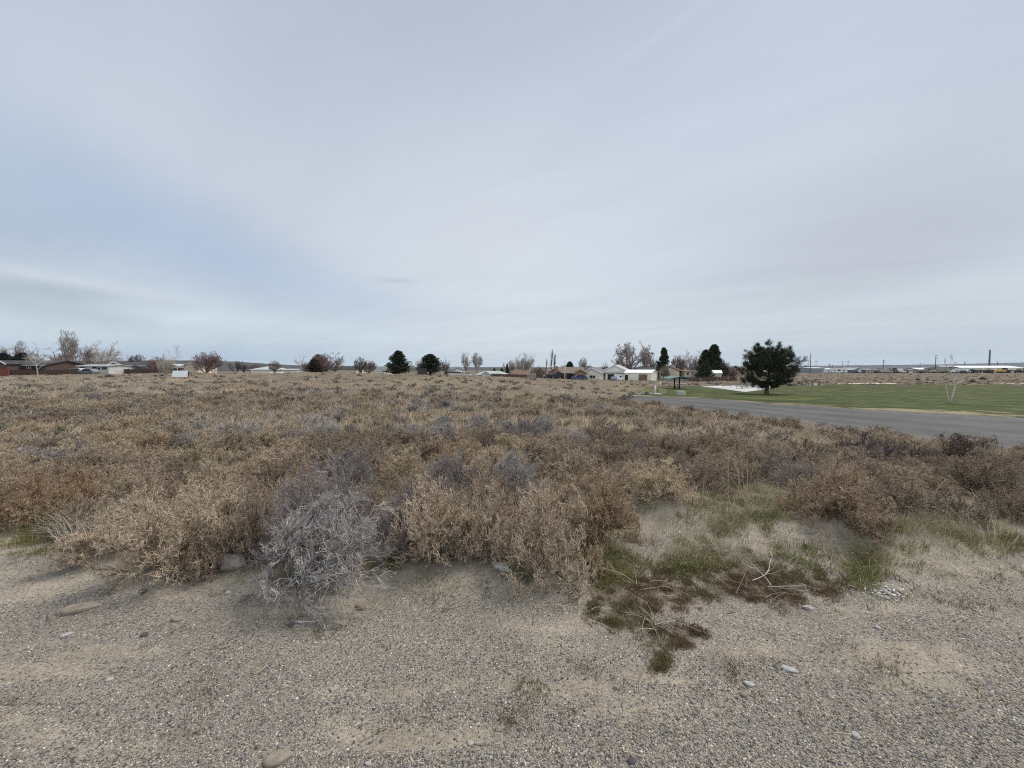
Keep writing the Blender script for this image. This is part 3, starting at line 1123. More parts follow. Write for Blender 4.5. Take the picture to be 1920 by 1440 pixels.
def field_cols(X, Y, g):
    n = len(X)
    a = fbm(X / 5, Y / 5, 71, 4)[:, None]
    b = fbm(X / 11 + 9, Y / 4, 73, 4)[:, None]
    c = fbm(X / 2.0, Y / 2.0, 79, 3)[:, None]
    tan, straw, brown, grey = (np.array(x) for x in ((.50, .41, .30), (.57, .475, .345), (.40, .315, .235), (.43, .385, .33)))
    col = tan * np.ones((n, 1))
    col = col + (straw - col) * sstep(.52, .66, a)
    col = col + (brown - col) * sstep(.50, .36, b) * .75
    col = col + (grey - col) * sstep(.56, .68, c) * .8
    gr = .6 * sstep(.62, .74, fbm(X / 1.5 + 5, Y / 1.5, 83, 3))[:, None] * (Y < 16)[:, None]
    col = col + (np.array((.14, .15, .06)) - col) * gr * .8
    return col * g.uniform(.8, 1.2, (n, 1))


def mass(name, label, tm, n, y0, y1, seed, s0, s1, colf=field_cols, mat='blade', dens=None, margin=4, half=1.5):
    X, Y, Z, px, py, g = scatter(n, y0, y1, seed, half, margin, dens)
    k = g.uniform(s0, s1, len(X))
    V, F, C = merge_instances(tm, np.stack([X, Y, Z], -1), g.uniform(0, 6.28, len(X)), np.stack([k, k, k * g.uniform(.8, 1.15, len(X))], -1), colf(X, Y, g), g.integers(0, len(tm), len(X)))
    o = new_obj(name, np_mesh(name, V, F, M[mat], C))
    o.color = (1, 1, 1, 1)
    return tag(o, label, kind='stuff')


mass('dry_weeds', 'dry straw weeds between the near tumbleweeds', tuf, 3800, 3.2, 12, 31, .6, 1.15, margin=18,
     dens=lambda X, Y, px, py: np.where((px > 1150) & (py > 900), .06, 1.0))
mass('dry_grass', 'dry tan grass over the middle of the field', tuf2, 22000, 8, 40, 32, .7, 1.5)
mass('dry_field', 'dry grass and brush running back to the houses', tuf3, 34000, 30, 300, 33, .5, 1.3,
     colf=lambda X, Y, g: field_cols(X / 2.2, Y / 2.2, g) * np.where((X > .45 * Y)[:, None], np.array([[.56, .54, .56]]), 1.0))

# ------------------------------------------------------------------ green grass patches, moss, sand weeds
GREENS = [(1150, 1060, 50, 34, .8), (1115, 1040, 30, 30, .8), (1400, 955, 110, 34, .5), (1330, 1000, 60, 25, .45), (1290, 1055, 70, 22, .4), (1790, 1000, 110, 20, .6), (1690, 990, 60, 30, .7),
          (60, 1003, 85, 18, .9), (20, 1032, 70, 8, .8), (75, 1030, 30, 8, 1.0), (370, 905, 60, 22, 1.0), (960, 1072, 25, 14, .8), (745, 1070, 40, 16, .7), (400, 1020, 60, 40, .6), (1620, 1060, 40, 30, .7), (1690, 1075, 35, 15, .6), (1500, 1045, 50, 25, .4),
          (1470, 870, 160, 25, .35), (640, 870, 60, 15, .45), (610, 835, 60, 12, .5), (1900, 1010, 80, 20, .5), (1350, 930, 70, 30, .4), (820, 860, 120, 14, .25), (1300, 850, 160, 20, .25), (470, 860, 60, 12, .3)]


def green_density(px, py):
    d = np.zeros(len(px))
    for (x, y, rx, ry, a) in GREENS:
        d = np.maximum(d, a * np.exp(-(((px - x) / rx) ** 2 + ((py - y) / ry) ** 2) ** 1.3))
    return d


def patch(name, label, tm, n, y0, y1, seed, dens, s0, s1, colf, mat='blade', half=1.5):
    g = np.random.default_rng(seed)
    Y = 1 / g.uniform(1 / y1, 1 / y0, n)
    X = g.uniform(-half, half, n) * (Y + .3)
    Z = H(X, Y)
    px, py = proj(X, Y, Z)
    ok = (g.uniform(0, 1, n) < dens(X, Y, px, py)) & ~road_mask(px, py)
    X, Y, Z = X[ok], Y[ok], Z[ok]
    k = g.uniform(s0, s1, len(X))
    V, F, C = merge_instances(tm, np.stack([X, Y, Z], -1), g.uniform(0, 6.28, len(X)), np.stack([k, k, k], -1), colf(X, Y, g), g.integers(0, len(tm), len(X)))
    o = new_obj(name, np_mesh(name, V, F, M[mat], C))
    o.color = (1, 1, 1, 1)
    return tag(o, label, kind='stuff')


gt = [blades(np.random.default_rng(600 + i), 18, .058, .0038, .05, lean=1.3) for i in range(4)]


def gcol(X, Y, g):
    n = fbm(X / .3, Y / .3, 91, 3)[:, None]
    return (np.array((.13, .145, .042)) * (1 - n) + np.array((.32, .28, .14)) * n) * g.uniform(.8, 1.25, (len(X), 1))


patch('green_grass', 'fresh green grass growing under and between the tumbleweeds', gt, 60000, 2.6, 9, 41,
      lambda X, Y, px, py: green_density(px, py) * sstep(.44, .58, fbm(X / .16, Y / .16, 93, 4, .62) + .08 * (px < 200)), .6, 1.4, gcol)
gt2 = [blades(np.random.default_rng(620 + i), 16, .11, .0032, .09, lean=1.5) for i in range(4)]


def gry(X, Y, g):
    n = fbm(X / .5, Y / .5, 95, 3)[:, None]
    return (np.array((.27, .245, .15)) * (1 - n) + np.array((.48, .41, .30)) * n) * g.uniform(.75, 1.25, (len(X), 1))


SWARD = [(1390, 945, 180, 42, .8), (1300, 1040, 100, 22, .4), (1480, 1030, 120, 34, .4), (1780, 985, 170, 36, .8), (1560, 925, 280, 28, .5), (1900, 985, 110, 34, .6), (1230, 1010, 60, 25, .4), (1640, 1050, 70, 22, .3), (1370, 890, 180, 30, .4)]


def sward_density(px, py):
    d = np.zeros(len(px))
    for (x, y, rx, ry, a) in SWARD:
        d = np.maximum(d, a * np.exp(-(((px - x) / rx) ** 2 + ((py - y) / ry) ** 2) ** 1.5))
    return d


patch('weedy_sward', 'half dry grey green weeds on the sandy slope at the right', gt2, 24000, 2.9, 9, 42,
      lambda X, Y, px, py: sward_density(px, py) * sstep(.43, .58, fbm(X / .2, Y / .2, 97, 4, .62)), .6, 1.3, gry)
mt = [blades(np.random.default_rng(640 + i), 40, .022, .0025, .03, lean=1.2, base=.004) for i in range(4)]


def moss_d(X, Y, px, py):
    d = np.zeros(len(px))
    for (bx, by, rx, ry) in MOSS_BLOBS:
        d = np.maximum(d, np.exp(-((px - bx) / rx) ** 2 - ((py - by) / ry) ** 2))
    n = fbm(X / .14, Y / .14, 41, 5, .65)
    n2 = fbm(X / .05, Y / .05, 141, 3, .6)
    return sstep(0.50, 0.62, d * 0.40 + n * 0.60 + .05) * sstep(.42, .60, n2) * .7


def moss_c(X, Y, g):
    n = sstep(.52, .70, fbm(X / .35, Y / .35, 99, 3))[:, None]
    return (np.array((.17, .118, .070)) * (1 - n) + np.array((.155, .135, .06)) * n) * g.uniform(.7, 1.3, (len(X), 1))


patch('moss', 'low red brown and olive moss carpet on the sand', mt, 60000, 1.9, 5.2, 43, moss_d, .6, 1.3, moss_c)
# small scattered seedlings on the bare ground
st = [blades(np.random.default_rng(660 + i), 16, .026, .0024, .028, lean=1.5, base=.004) for i in range(3)]
patch('seedling_weeds', 'tiny dull green seedlings scattered over the gravel', st, 6500, 1.6, 5.5, 44,
      lambda X, Y, px, py: (py > pl(px, VEG_EDGE) - 5) * (.03 + .97 * sstep(.66, .74, fbm(X / .28, Y / .28, 101, 4)) + .25 * (px > 1500) * (py < 1150)) * 1.0, .6, 1.5,
      lambda X, Y, g: np.array((.17, .15, .08)) * g.uniform(.6, 1.4, (len(X), 1)))

# gravel as real pebbles
ico = np.array([[0, 0, 1], [.894, 0, .447], [.276, .851, .447], [-.724, .526, .447], [-.724, -.526, .447], [.276, -.851, .447],
                [.724, .526, -.447], [-.276, .851, -.447], [-.894, 0, -.447], [-.276, -.851, -.447], [.724, -.526, -.447], [0, 0, -1]])
icf = np.array([[0, 1, 2], [0, 2, 3], [0, 3, 4], [0, 4, 5], [0, 5, 1], [1, 6, 2], [2, 7, 3], [3, 8, 4], [4, 9, 5], [5, 10, 1], [2, 6, 7], [3, 7, 8], [4, 8, 9], [5, 9, 10], [1, 10, 6], [6, 11, 7], [7, 11, 8], [8, 11, 9], [9, 11, 10], [10, 11, 6]])
pebs = []
for i in range(6):
    g = np.random.default_rng(700 + i)
    v = ico * g.uniform(.7, 1.2, (12, 1)) * np.array([1, g.uniform(.6, .95), g.uniform(.4, .7)])
    pebs.append((v, icf, np.ones((12, 3))))


def pebble_field():
    g = np.random.default_rng(71)
    n = 190000
    Y = 1 / g.uniform(1 / 5.5, 1 / 1.15, n)
    X = g.uniform(-1.42, 1.42, n) * (Y + .1)
    Z = H(X, Y)
    px, py = proj(X, Y, Z)
    d = gravel_band(X, Y) * .82 + .18
    ed = pl(px, VEG_EDGE)
    d = d * sstep(0, 70, py - ed)
    d = np.where((px > 1080) & (px < 1650) & (py < 1230), d * .25, d)
    ok = g.uniform(0, 1, n) < d
    X, Y, Z = X[ok], Y[ok], Z[ok]
    m = len(X)
    r = .0017 + .0048 * g.uniform(0, 1, m) ** 4
    u = g.uniform(0, 1, m)
    c = np.array((.175, .162, .155)) * g.uniform(.4, 1.5, (m, 1)) * (1 + g.normal(0, .05, (m, 3)))
    c = np.where((u > .62)[:, None], np.array((.36, .31, .24)) * g.uniform(.7, 1.3, (m, 1)), c)
    c = np.where((u > .972)[:, None], np.array((.62, .60, .56)) * g.uniform(.8, 1.15, (m, 1)), c)
    V, F, C = merge_instances(pebs, np.stack([X, Y, Z + r * .25], -1), g.uniform(0, 6.28, m), np.stack([r, r, r], -1) * 1.15, c, g.integers(0, 6, m))
    o = new_obj('gravel', np_mesh('gravel', V, F, M['stone'], C))
    o.color = (1, 1, 1, 1)
    tag(o, 'loose grey gravel lying on the sand shoulder', kind='stuff')


pebble_field()

# ------------------------------------------------------------------ trees
def bark(c):
    return (*c, 1)


def tree_mesh(name, P, R, rng, sides, tips_col=(.8, 1.2)):
    V, F = tubes(P, R, sides)
    return V, F, shade_var(rng, P.shape[0], P.shape[1], sides, *tips_col)


def soft_dome2(P, rx, ry, rz, s0=.84, k=.5):
    s = np.linalg.norm(P / np.array([rx, ry, rz]), axis=-1, keepdims=True)
    s2 = np.where(s > s0, s0 + (s - s0) * k, s)
    return P * (s2 / np.maximum(s, 1e-6))


def bare_tree(seed, kind):
    """unit-height leafless tree: (trunk mesh, crown mesh); about 1 high"""
    g = np.random.default_rng(seed)
    if kind == 'spread':
        nl, trunk, L1, sp, up, n = 1, .20, .52, .80, .05, (12, 6, 5, 5, 3)
    elif kind == 'upright':
        nl, trunk, L1, sp, up, n = 1, .30, .55, .42, .16, (13, 6, 5, 5, 3)
    elif kind == 'poplar':
        nl, trunk, L1, sp, up, n = 1, .95, .24, .40, .40, (40, 5, 4, 2)
    elif kind == 'clump':
        nl, trunk, L1, sp, up, n = 6, .26, .5, .60, .08, (6, 6, 5, 5, 2)
    elif kind == 'sparse':
        nl, trunk, L1, sp, up, n = 1, .40, .45, .45, .10, (6, 4, 4, 3)
    elif kind == 'vase':
        nl, trunk, L1, sp, up, n = 4, .32, .5, .42, .14, (7, 6, 6, 5)
    az = g.uniform(0, 6.28, nl)
    tl = .0 if nl == 1 else .55
    D = np.stack([np.cos(az) * tl, np.sin(az) * tl, np.ones(nl)], -1)
    P = paths(g, g.normal(0, .012, (nl, 3)) * np.array([1, 1, 0]), D, np.full(nl, trunk), 6, .05, .05)
    R = np.full(nl, .021 if nl == 1 else .014)[:, None] * np.linspace(1.15, .62 if kind != 'poplar' else .2, 6)[None]
    lv = [(P, R)]
    L = np.full(nl, L1 / .62)
    P2, R2, L2 = branch(g, P, R, L, n[0], .62, sp, (.25 if kind == 'poplar' else .35), 1.0, 6, .12, up, .62, .006)
    lv.append((P2, R2))
    P, R, L = P2, R2, L2
    ends = [.0032, .0021, .0014, .0011]
    if kind == 'sparse':
        R = R * .5
        lv = [(p, r * .42) for p, r in lv]
        ends = [.0024, .0016, .0011, .001]
    rat = [.60, .56, .52, .5]
    for i, k in enumerate(n[1:]):
        P, R, L = branch(g, P, R, L, k, rat[i], sp * (.9 if kind != 'poplar' else 1.0), .22, 1.0, 4 if i < 2 else 3, .16, up * .8, .6, ends[i])
        lv.append((P, R))
    env = dict(spread=(.50, .50, .44, .56), upright=(.24, .24, .50, .52), clump=(.42, .42, .46, .5), vase=(.40, .40, .46, .56)).get(kind)
    if env:
        tp = max(np.percentile(p[..., 2], 99.7) for p, _ in lv)
        c = np.array([0, 0, env[3] * tp])
        lv = [lv[0]] + [(soft_dome2(p - c, env[0] * tp, env[1] * tp, env[2] * tp) + c, r) for p, r in lv[1:]]
    top = max(p[..., 2].max() for p, _ in lv)
    k = 1 / top
    tr = merge([tree_mesh('t', p * k, r * k, g, 6, (.9, 1.1)) for p, r in lv[:2]])
    cr = merge([tree_mesh('c', p * k, r * k, g, 3, (.8, 1.25)) for p, r in lv[2:]])
    return np_mesh('trunk', *tr[:2], M['twig'], tr[2]), np_mesh('crown', *cr[:2], M['twig'], cr[2])


def width_of(meshes):
    xs = np.concatenate([np.array([v.co.x for v in me.vertices]) for me in meshes])
    return float(np.percentile(xs, 99.5) - np.percentile(xs, .5))


BARE = {k: [bare_tree(800 + 13 * i + 5 * j, k) for j in range(3 if k in ('spread', 'upright', 'clump') else 2)] for i, k in enumerate(['spread', 'upright', 'poplar', 'clump', 'sparse', 'vase'])}
BW = {k: [width_of(m) for m in v] for k, v in BARE.items()}
BARK_GREY = (0.33, 0.285, 0.25)
BARK_BROWN = (0.24, 0.185, 0.16)
BARK_PALE = (0.46, 0.41, 0.36)
BARK_RED = (0.225, 0.155, 0.14)
BARK_DARK = (0.15, 0.115, 0.1)


def put_bare(kind, v, px, ytop, ybot, wpx, D, colr, label, name='bare_tree', rz=None):
    p = on(px, D)
    base_py = proj(p.x, p.y, p.z)[1]
    top = W(px, ytop, D).z
    bot = min(W(px, ybot, D).z, p.z + .3) if ybot is not None else p.z
    bot = p.z if bot > p.z - .1 else max(bot, p.z - 1.0)
    bot = p.z - .05
    h = top - bot
    v = v % len(BARE[kind])
    w = wpx * D / 720 / BW[kind][v]
    root = thing(name, label, 'tree', (p.x, p.y, bot), rng0.uniform(-.4, .4) if rz is None else rz)
    root.scale = (w, min(w, h), h)
    for nm, me in zip(('trunk', 'crown'), BARE[kind][v]):
        o = new_obj(nm, me, root)
        o.color = bark(colr)
    return root


DL, DC, DR = 105, 118, 135
put_bare('upright', 0, 5, 648, 700, 26, 150, BARK_GREY, 'small pale bare tree at the extreme left behind the brick house')
put_bare('upright', 1, 44, 637, 698, 30, 150, BARK_GREY, 'grey bare tree rising over the roof of the brick house')
put_bare('sparse', 0, 68, 642, 703, 34, 78, BARK_PALE, 'thin pale many stemmed tree in front of the brick house')
put_bare('spread', 0, 100, 650, 697, 56, 120, BARK_BROWN, 'low spreading brown bare tree between the brick house and the tallest tree')
put_bare('upright', 2, 130, 617, 697, 27, 125, BARK_GREY, 'tallest bare tree on the left with a narrow lobed top')
put_bare('spread', 1, 138, 655, 697, 66, 115, BARK_BROWN, 'broad dark bare tree wrapped round the foot of the tallest one')
put_bare('upright', 0, 164, 648, 697, 26, 135, BARK_BROWN, 'dusky bare tree just right of the tallest one')
put_bare('spread', 2, 195, 637, 697, 62, 130, BARK_PALE, 'pale fan shaped bare tree above the long white carport')
put_bare('sparse', 1, 240, 662, 694, 22, 150, BARK_GREY, 'faint bare tree above the roof of the grey gabled house')
put_bare('clump', 0, 259, 662, 694, 28, 140, BARK_DARK, 'dark bare tree at the right end of the grey gabled house')
put_bare('clump', 1, 296, 667, 694, 36, 100, BARK_RED, 'reddish bush like tree left of the dead pale tree')
put_bare('sparse', 1, 333, 642, 703, 40, 72, BARK_PALE, 'dead pale tree with forked bare limbs behind the white sign')
put_bare('vase', 0, 312, 662, 708, 30, 68, BARK_PALE, 'leaning pale bare tree left of the white sign')
put_bare('clump', 2, 386, 657, 694, 60, 100, BARK_RED, 'rounded dark red bare tree standing right of the white sign')
put_bare('sparse', 0, 402, 682, 711, 16, 62, BARK_BROWN, 'small twiggy sapling in the field in front of the rounded red tree')
put_bare('vase', 1, 442, 675, 693, 20, 120, BARK_DARK, 'cut back dark tree with stubby limbs on the skyline')
put_bare('vase', 0, 458, 676, 693, 18, 120, BARK_DARK, 'second cut back dark tree with stubby limbs near the pale roof')
put_bare('clump', 0, 480, 680, 694, 30, 160, BARK_BROWN, 'brown bare thicket tree behind the low pale roof')
put_bare('clump', 1, 515, 675, 696, 24, 115, BARK_BROWN, 'round grey brown bare tree at the right end of the low pale roof')
put_bare('sparse', 0, 565, 661, 696, 28, 115, BARK_PALE, 'pale wispy bare tree left of the small dark conifer')
put_bare('clump', 2, 572, 678, 697, 22, 110, BARK_BROWN, 'low brown bare tree at the foot of the pale wispy one')
put_bare('clump', 0, 606, 661, 697, 42, 108, BARK_RED, 'dense dark bare tree merged with the small conifers')
put_bare('spread', 0, 628, 659, 697, 46, 118, BARK_BROWN, 'rounded bare tree just right of the dense dark one')
put_bare('clump', 1, 676, 668, 698, 26, 105, BARK_DARK, 'dark bare tree halfway between the dense tree and the big spruce')
put_bare('clump', 2, 691, 674, 698, 30, 108, BARK_RED, 'reddish bare tree leaning right beside the dark one')
put_bare('vase', 1, 783, 674, 698, 28, 125, BARK_PALE, 'pale bare tree in the gap between the two round spruces')
put_bare('vase', 0, 834, 672, 700, 20, 120, BARK_BROWN, 'thin bare tree just right of the second round spruce')
put_bare('upright', 1, 873, 659, 700, 20, 120, BARK_GREY, 'left one of the close pair of tall bare trees above the fence')
put_bare('upright', 2, 893, 660, 700, 24, 120, BARK_GREY, 'right one of the close pair of tall bare trees above the fence')
put_bare('vase', 1, 955, 675, 702, 26, 150, BARK_GREY, 'light bare tree left of the vase shaped tree')
put_bare('vase', 0, 979, 660, 702, 46, 140, BARK_GREY, 'big vase shaped bare tree behind the red brown roof')
put_bare('sparse', 1, 1000, 672, 702, 20, 145, BARK_GREY, 'light bare tree right of the vase shaped tree')
put_bare('clump', 0, 1012, 686, 704, 34, 150, BARK_RED, 'reddish bare thicket tree behind the pale shed')
put_bare('poplar', 0, 1033, 654, 704, 8, 160, BARK_GREY, 'tallest of the slim columnar poplars')
put_bare('poplar', 1, 1040, 662, 704, 6, 160, BARK_GREY, 'slim columnar poplar in the middle of the three')
put_bare('poplar', 0, 1024, 672, 704, 5, 165, BARK_GREY, 'shortest of the slim columnar poplars')
put_bare('spread', 1, 1062, 684, 704, 40, 165, BARK_RED, 'low red brown bare tree behind the brick ranch roof')
put_bare('spread', 2, 1083, 685, 704, 34, 165, BARK_RED, 'low rusty bare tree behind the right end of the brick ranch roof')
put_bare('vase', 1, 1092, 668, 706, 20, 150, BARK_GREY, 'grey bare tree between the brick ranch and the dark blue house')
put_bare('vase', 0, 1133, 678, 706, 14, 165, BARK_BROWN, 'small bare tree behind the white house roofs')
put_bare('spread', 1, 1183, 639, 710, 72, 150, (.25, .20, .165), 'huge bare cottonwood behind the white houses')
put_bare('upright', 2, 1208, 650, 710, 26, 156, (.26, .21, .18), 'narrow bare tree close behind the right side of the huge cottonwood')
put_bare('vase', 1, 1219, 670, 710, 24, 145, BARK_BROWN, 'thin bare tree at the foot of the huge cottonwood')
put_bare('clump', 1, 1246, 684, 712, 20, 122, BARK_BROWN, 'low bare tree left of the tan two storey house')
put_bare('clump', 2, 1272, 663, 712, 36, 155, BARK_RED, 'dense dark red bare tree behind the tan two storey house')
put_bare('spread', 2, 1298, 654, 712, 40, 158, BARK_GREY, 'tall grey bare tree behind the ridge of the tan two storey house')
put_bare('clump', 0, 1310, 672, 712, 34, 150, BARK_BROWN, 'brown bare tree at the left foot of the double spruce')
put_bare('clump', 0, 1356, 676, 712, 30, 150, BARK_BROWN, 'brown bare tree behind the tan shed')
put_bare('clump', 1, 1374, 685, 712, 30, 135, BARK_RED, 'low bare tree between the tan shed and the park pine')


def needles(g, C, D, n, ln, w, spread):
    """n narrow needle faces around each centre C pointing along D"""
    N = len(C)
    d = D[:, None, :] + g.normal(0, spread, (N, n, 3))
    d /= np.linalg.norm(d, axis=-1, keepdims=True)
    c = C[:, None, :] + g.normal(0, ln * .35, (N, n, 3))
    s = np.cross(d, g.normal(0, 1, (N, n, 3)))
    s /= np.linalg.norm(s, axis=-1, keepdims=True) + 1e-9
    l = ln * g.uniform(.6, 1.2, (N, n, 1))
    V = np.stack([c - s * w, c + s * w, c + d * l + s * w * .35, c + d * l - s * w * .35], 2).reshape(-1, 3)
    F = np.arange(N * n * 4).reshape(-1, 4)
    col = np.repeat(np.repeat(g.uniform(.6, 1.5, (N, 1, 1)), n, 1) * g.uniform(.8, 1.2, (N, n, 1)) * np.ones(3), 4, axis=1).reshape(-1, 3)
    return V, F, col


def spruce(seed, kind='spire'):
    """unit-height conifer: trunk and crown meshes, half width about .28"""
    g = np.random.default_rng(seed)
    P = paths(g, np.zeros((1, 3)), np.array([[0, 0, 1.]]), np.array([.97]), 8, .015, .05)
    R = np.linspace(.028, .004, 8)[None]
    nb = 250 if kind == 'round' else 190
    t = g.uniform(.04 if kind == 'round' else .10, .99, nb) ** (1.05)
    lob = 1 + .35 * (fbm(t * 9, t * 0 + seed, seed, 2) - .5)
    if kind == 'round':
        prof = np.clip(1 - t ** (1.25 if seed == 903 else 1.9), 0.0, 1) ** .62 * (1 - .18 * t) * .36
        prof = np.where(t < .1, prof * .94, prof)
    else:
        prof = (1 - t) ** .72 * .31 + .012
    az = g.uniform(0, 6.28, nb)
    lob = lob * (1 + .55 * (fbm(az * 1.3, t * 7, seed + 3, 2) - .5))
    Lb = prof * lob * g.uniform(.74, 1.12, nb)
    up = .35 if kind == 'round' else .12
    D = np.stack([np.cos(az), np.sin(az), np.full(nb, up) + .5 * t], -1)
    B0 = np.stack([np.zeros(nb), np.zeros(nb), t * .97], -1)
    Pb = paths(g, B0, D, Lb, 6, .08, .02)
    Rb = np.linspace(.005, .0012, 6)[None] * np.ones((nb, 1))
    P2, R2, L2 = branch(g, Pb, Rb, Lb, 7, .34, .75, .2, 1, 4, .15, .03, .6, .0012)
    # needle clumps along all shoots
    al = np.concatenate([Pb[:, 2:].reshape(-1, 3), P2[:, 1:].reshape(-1, 3)])
    dd = np.concatenate([np.repeat(Pb[:, -1] - Pb[:, 0], 4, 0), np.repeat(P2[:, -1] - P2[:, 0], 3, 0)])
    dd /= np.linalg.norm(dd, axis=1, keepdims=True) + 1e-9
    V, F, C = needles(g, al, dd, 6, .026, .0052, .7)
    tr = merge([tree_mesh('t', P, R, g, 8), tree_mesh('t', Pb, Rb, g, 3)])
    return np_mesh('trunk', *tr[:2], M['twig'], tr[2]), np_mesh('crown', V, F, M['needle'], C)


CONI = {'spire': [spruce(901), spruce(902)], 'round': [spruce(903, 'round'), spruce(904, 'round')]}
CW = {k: [width_of([m[1]]) for m in v] for k, v in CONI.items()}


def put_conifer(kind, v, px, ytop, wpx, D, label, col=(.038, .048, .023), rz=None, drop=0.05):
    p = on(px, D)
    top = W(px, ytop, D).z
    h = top - p.z + drop
    w = wpx * D / 720 / CW[kind][v]
    root = thing('spruce_tree', label, 'tree', (p.x, p.y, p.z - drop), rng0.uniform(0, 6) if rz is None else rz)
    root.scale = (w, w, h)
    for nm, me, c in zip(('trunk', 'crown'), CONI[kind][v], ((.10, .07, .05), col)):
        new_obj(nm, me, root).color = (*c, 1)
    return root


put_conifer('round', 0, 747, 657, 44, 100, 'big dark cone shaped spruce, left one of the round pair on the skyline')
put_conifer('round', 1, 807, 664, 44, 100, 'big dark dome shaped spruce, right one of the round pair on the skyline')
put_conifer('round', 1, 590, 672, 24, 106, 'small dark conifer at the left of the dense bare tree', (.04, .05, .03))
put_conifer('round', 0, 597, 664, 32, 112, 'dark conifer buried in the dense bare tree', (.05, .05, .035))
put_conifer('round', 1, 8, 662, 30, 140, 'dark conifer over the left end of the brick house roof', (.03, .035, .03))
put_conifer('round', 0, 43, 661, 44, 142, 'broad dark conifer over the middle of the brick house roof', (.03, .035, .03))
put_conifer('spire', 0, 951, 682, 10, 135, 'little dark spruce left of the vase shaped tree')
put_conifer('round', 0, 927, 690, 8, 170, 'tiny round dark conifer above the pale green roof')
put_conifer('round', 1, 941, 690, 9, 170, 'second tiny dark conifer at the right end of the pale green roof')
put_conifer('round', 1, 1068, 678, 20, 160, 'dome shaped dark conifer behind the brick ranch house')
put_conifer('spire', 0, 1244, 651, 30, 138, 'slender dark spruce right of the white garage')
put_conifer('spire', 1, 1338, 645, 44, 132, 'tallest of the dark spruces beside the tan shed')
put_conifer('spire', 0, 1322, 655, 36, 134, 'dark spruce on the left shoulder of the tallest one')
put_conifer('spire', 1, 1322, 676, 30, 118, 'shorter olive spruce standing in front of the tan house and shed', (.055, .07, .035))


def park_pine():
    """the round-headed pine on the lawn"""
    g = np.random.default_rng(77)
    b = at(1438, 739)
    D = b.y
    s = D / 720.0
    root = thing('pine_tree', 'dark round headed pine standing alone on the park lawn', 'tree', (b.x, b.y, b.z - .05))
    loc = lambda px, py, dy=0.0: np.array([(px - 1438) * s, dy, (739 - py) * s])
    # trunk
    T = np.array([loc(1438, 739), loc(1437, 730), loc(1439, 722), loc(1440, 708), loc(1442, 692), loc(1440, 674), loc(1441, 656)])[None]
    R = np.array([.27, .21, .18, .16, .13, .09, .03])[None]
    ends = [(1508, 676), (1500, 682), (1491, 671), (1484, 665), (1478, 657), (1470, 660), (1463, 650), (1450, 645), (1434, 644), (1426, 650), (1420, 660), (1412, 668), (1402, 672), (1396, 666),
            (1399, 684), (1388, 692), (1394, 700), (1402, 708), (1412, 714), (1425, 717), (1448, 717), (1462, 716), (1476, 712), (1484, 704), (1488, 692), (1494, 690), (1430, 668), (1450, 665), (1460, 690), (1415, 690), (1405, 716), (1418, 721), (1432, 722), (1452, 721), (1466, 720), (1478, 716), (1398, 712), (1486, 699)]
    S0, S1 = [], []
    for (x, y) in ends:
        d = g.uniform(-.9, .9)
        h0 = min(max((739 - y) * .55 + 10, 20), 80)
        S0.append(loc(1440, 739 - h0))
        S1.append(loc(x, y, d))
    for _ in range(46):
        a = g.uniform(0, 6.28)
        e = g.uniform(-.7, 1.0)
        rr_ = 2.75 * math.sqrt(max(0.05, 1 - (e * .9) ** 2))
        c = np.array([math.cos(a) * rr_ * g.uniform(.75, 1.05), math.sin(a) * rr_ * g.uniform(.8, 1.1), (739 - 684) * s + e * 2.3])
        S0.append(loc(1440, 739 - max(18, (c[2] / s) * .6)))
        S1.append(c)
    S0, S1 = np.array(S0), np.array(S1)
    K = 6
    P = np.zeros((len(S0), K, 3))
    for k in range(K):
        t = k / (K - 1)
        P[:, k] = S0 * (1 - t) + S1 * t
        P[:, k, 2] -= .25 * math.sin(math.pi * t)
    L = np.linalg.norm(S1 - S0, axis=1)
    Rb = np.linspace(.055, .012, K)[None] * np.ones((len(L), 1))
    P2, R2, L2 = branch(g, P, Rb, L, 9, .30, .50, .28, .98, 5, .10, .14, .5, .008)
    P3, R3, L3 = branch(g, P2, R2, L2, 3, .6, .6, .3, 1., 4, .15, .14, .6, .006)
    tr = merge([tree_mesh('t', T, R, g, 10)])
    new_obj('trunk', np_mesh('trunk', *tr[:2], M['twig'], tr[2], smooth=True), root).color = (.11, .085, .07, 1)
    li = merge([tree_mesh('t', P, Rb, g, 5), tree_mesh('t', P2, R2, g, 3), tree_mesh('t', P3, R3, g, 3)])
    new_obj('limbs', np_mesh('limbs', *li[:2], M['twig'], li[2]), root).color = (.10, .075, .06, 1)
    al = np.concatenate([P[:, -2:].reshape(-1, 3), P2[:, 2:].reshape(-1, 3), P3[:, 1:].reshape(-1, 3)])
    dd = np.concatenate([np.repeat(P[:, -1] - P[:, -2], 2, 0), np.repeat(P2[:, -1] - P2[:, -2], 3, 0), np.repeat(P3[:, -1] - P3[:, -2], 3, 0)])
    dd /= np.linalg.norm(dd, axis=1, keepdims=True) + 1e-9
    V, F, C = needles(g, al, dd, 11, .20, .0105, .42)
    new_obj('crown', np_mesh('crown', V, F, M['needle'], C), root).color = (.042, .053, .027, 1)


park_pine()


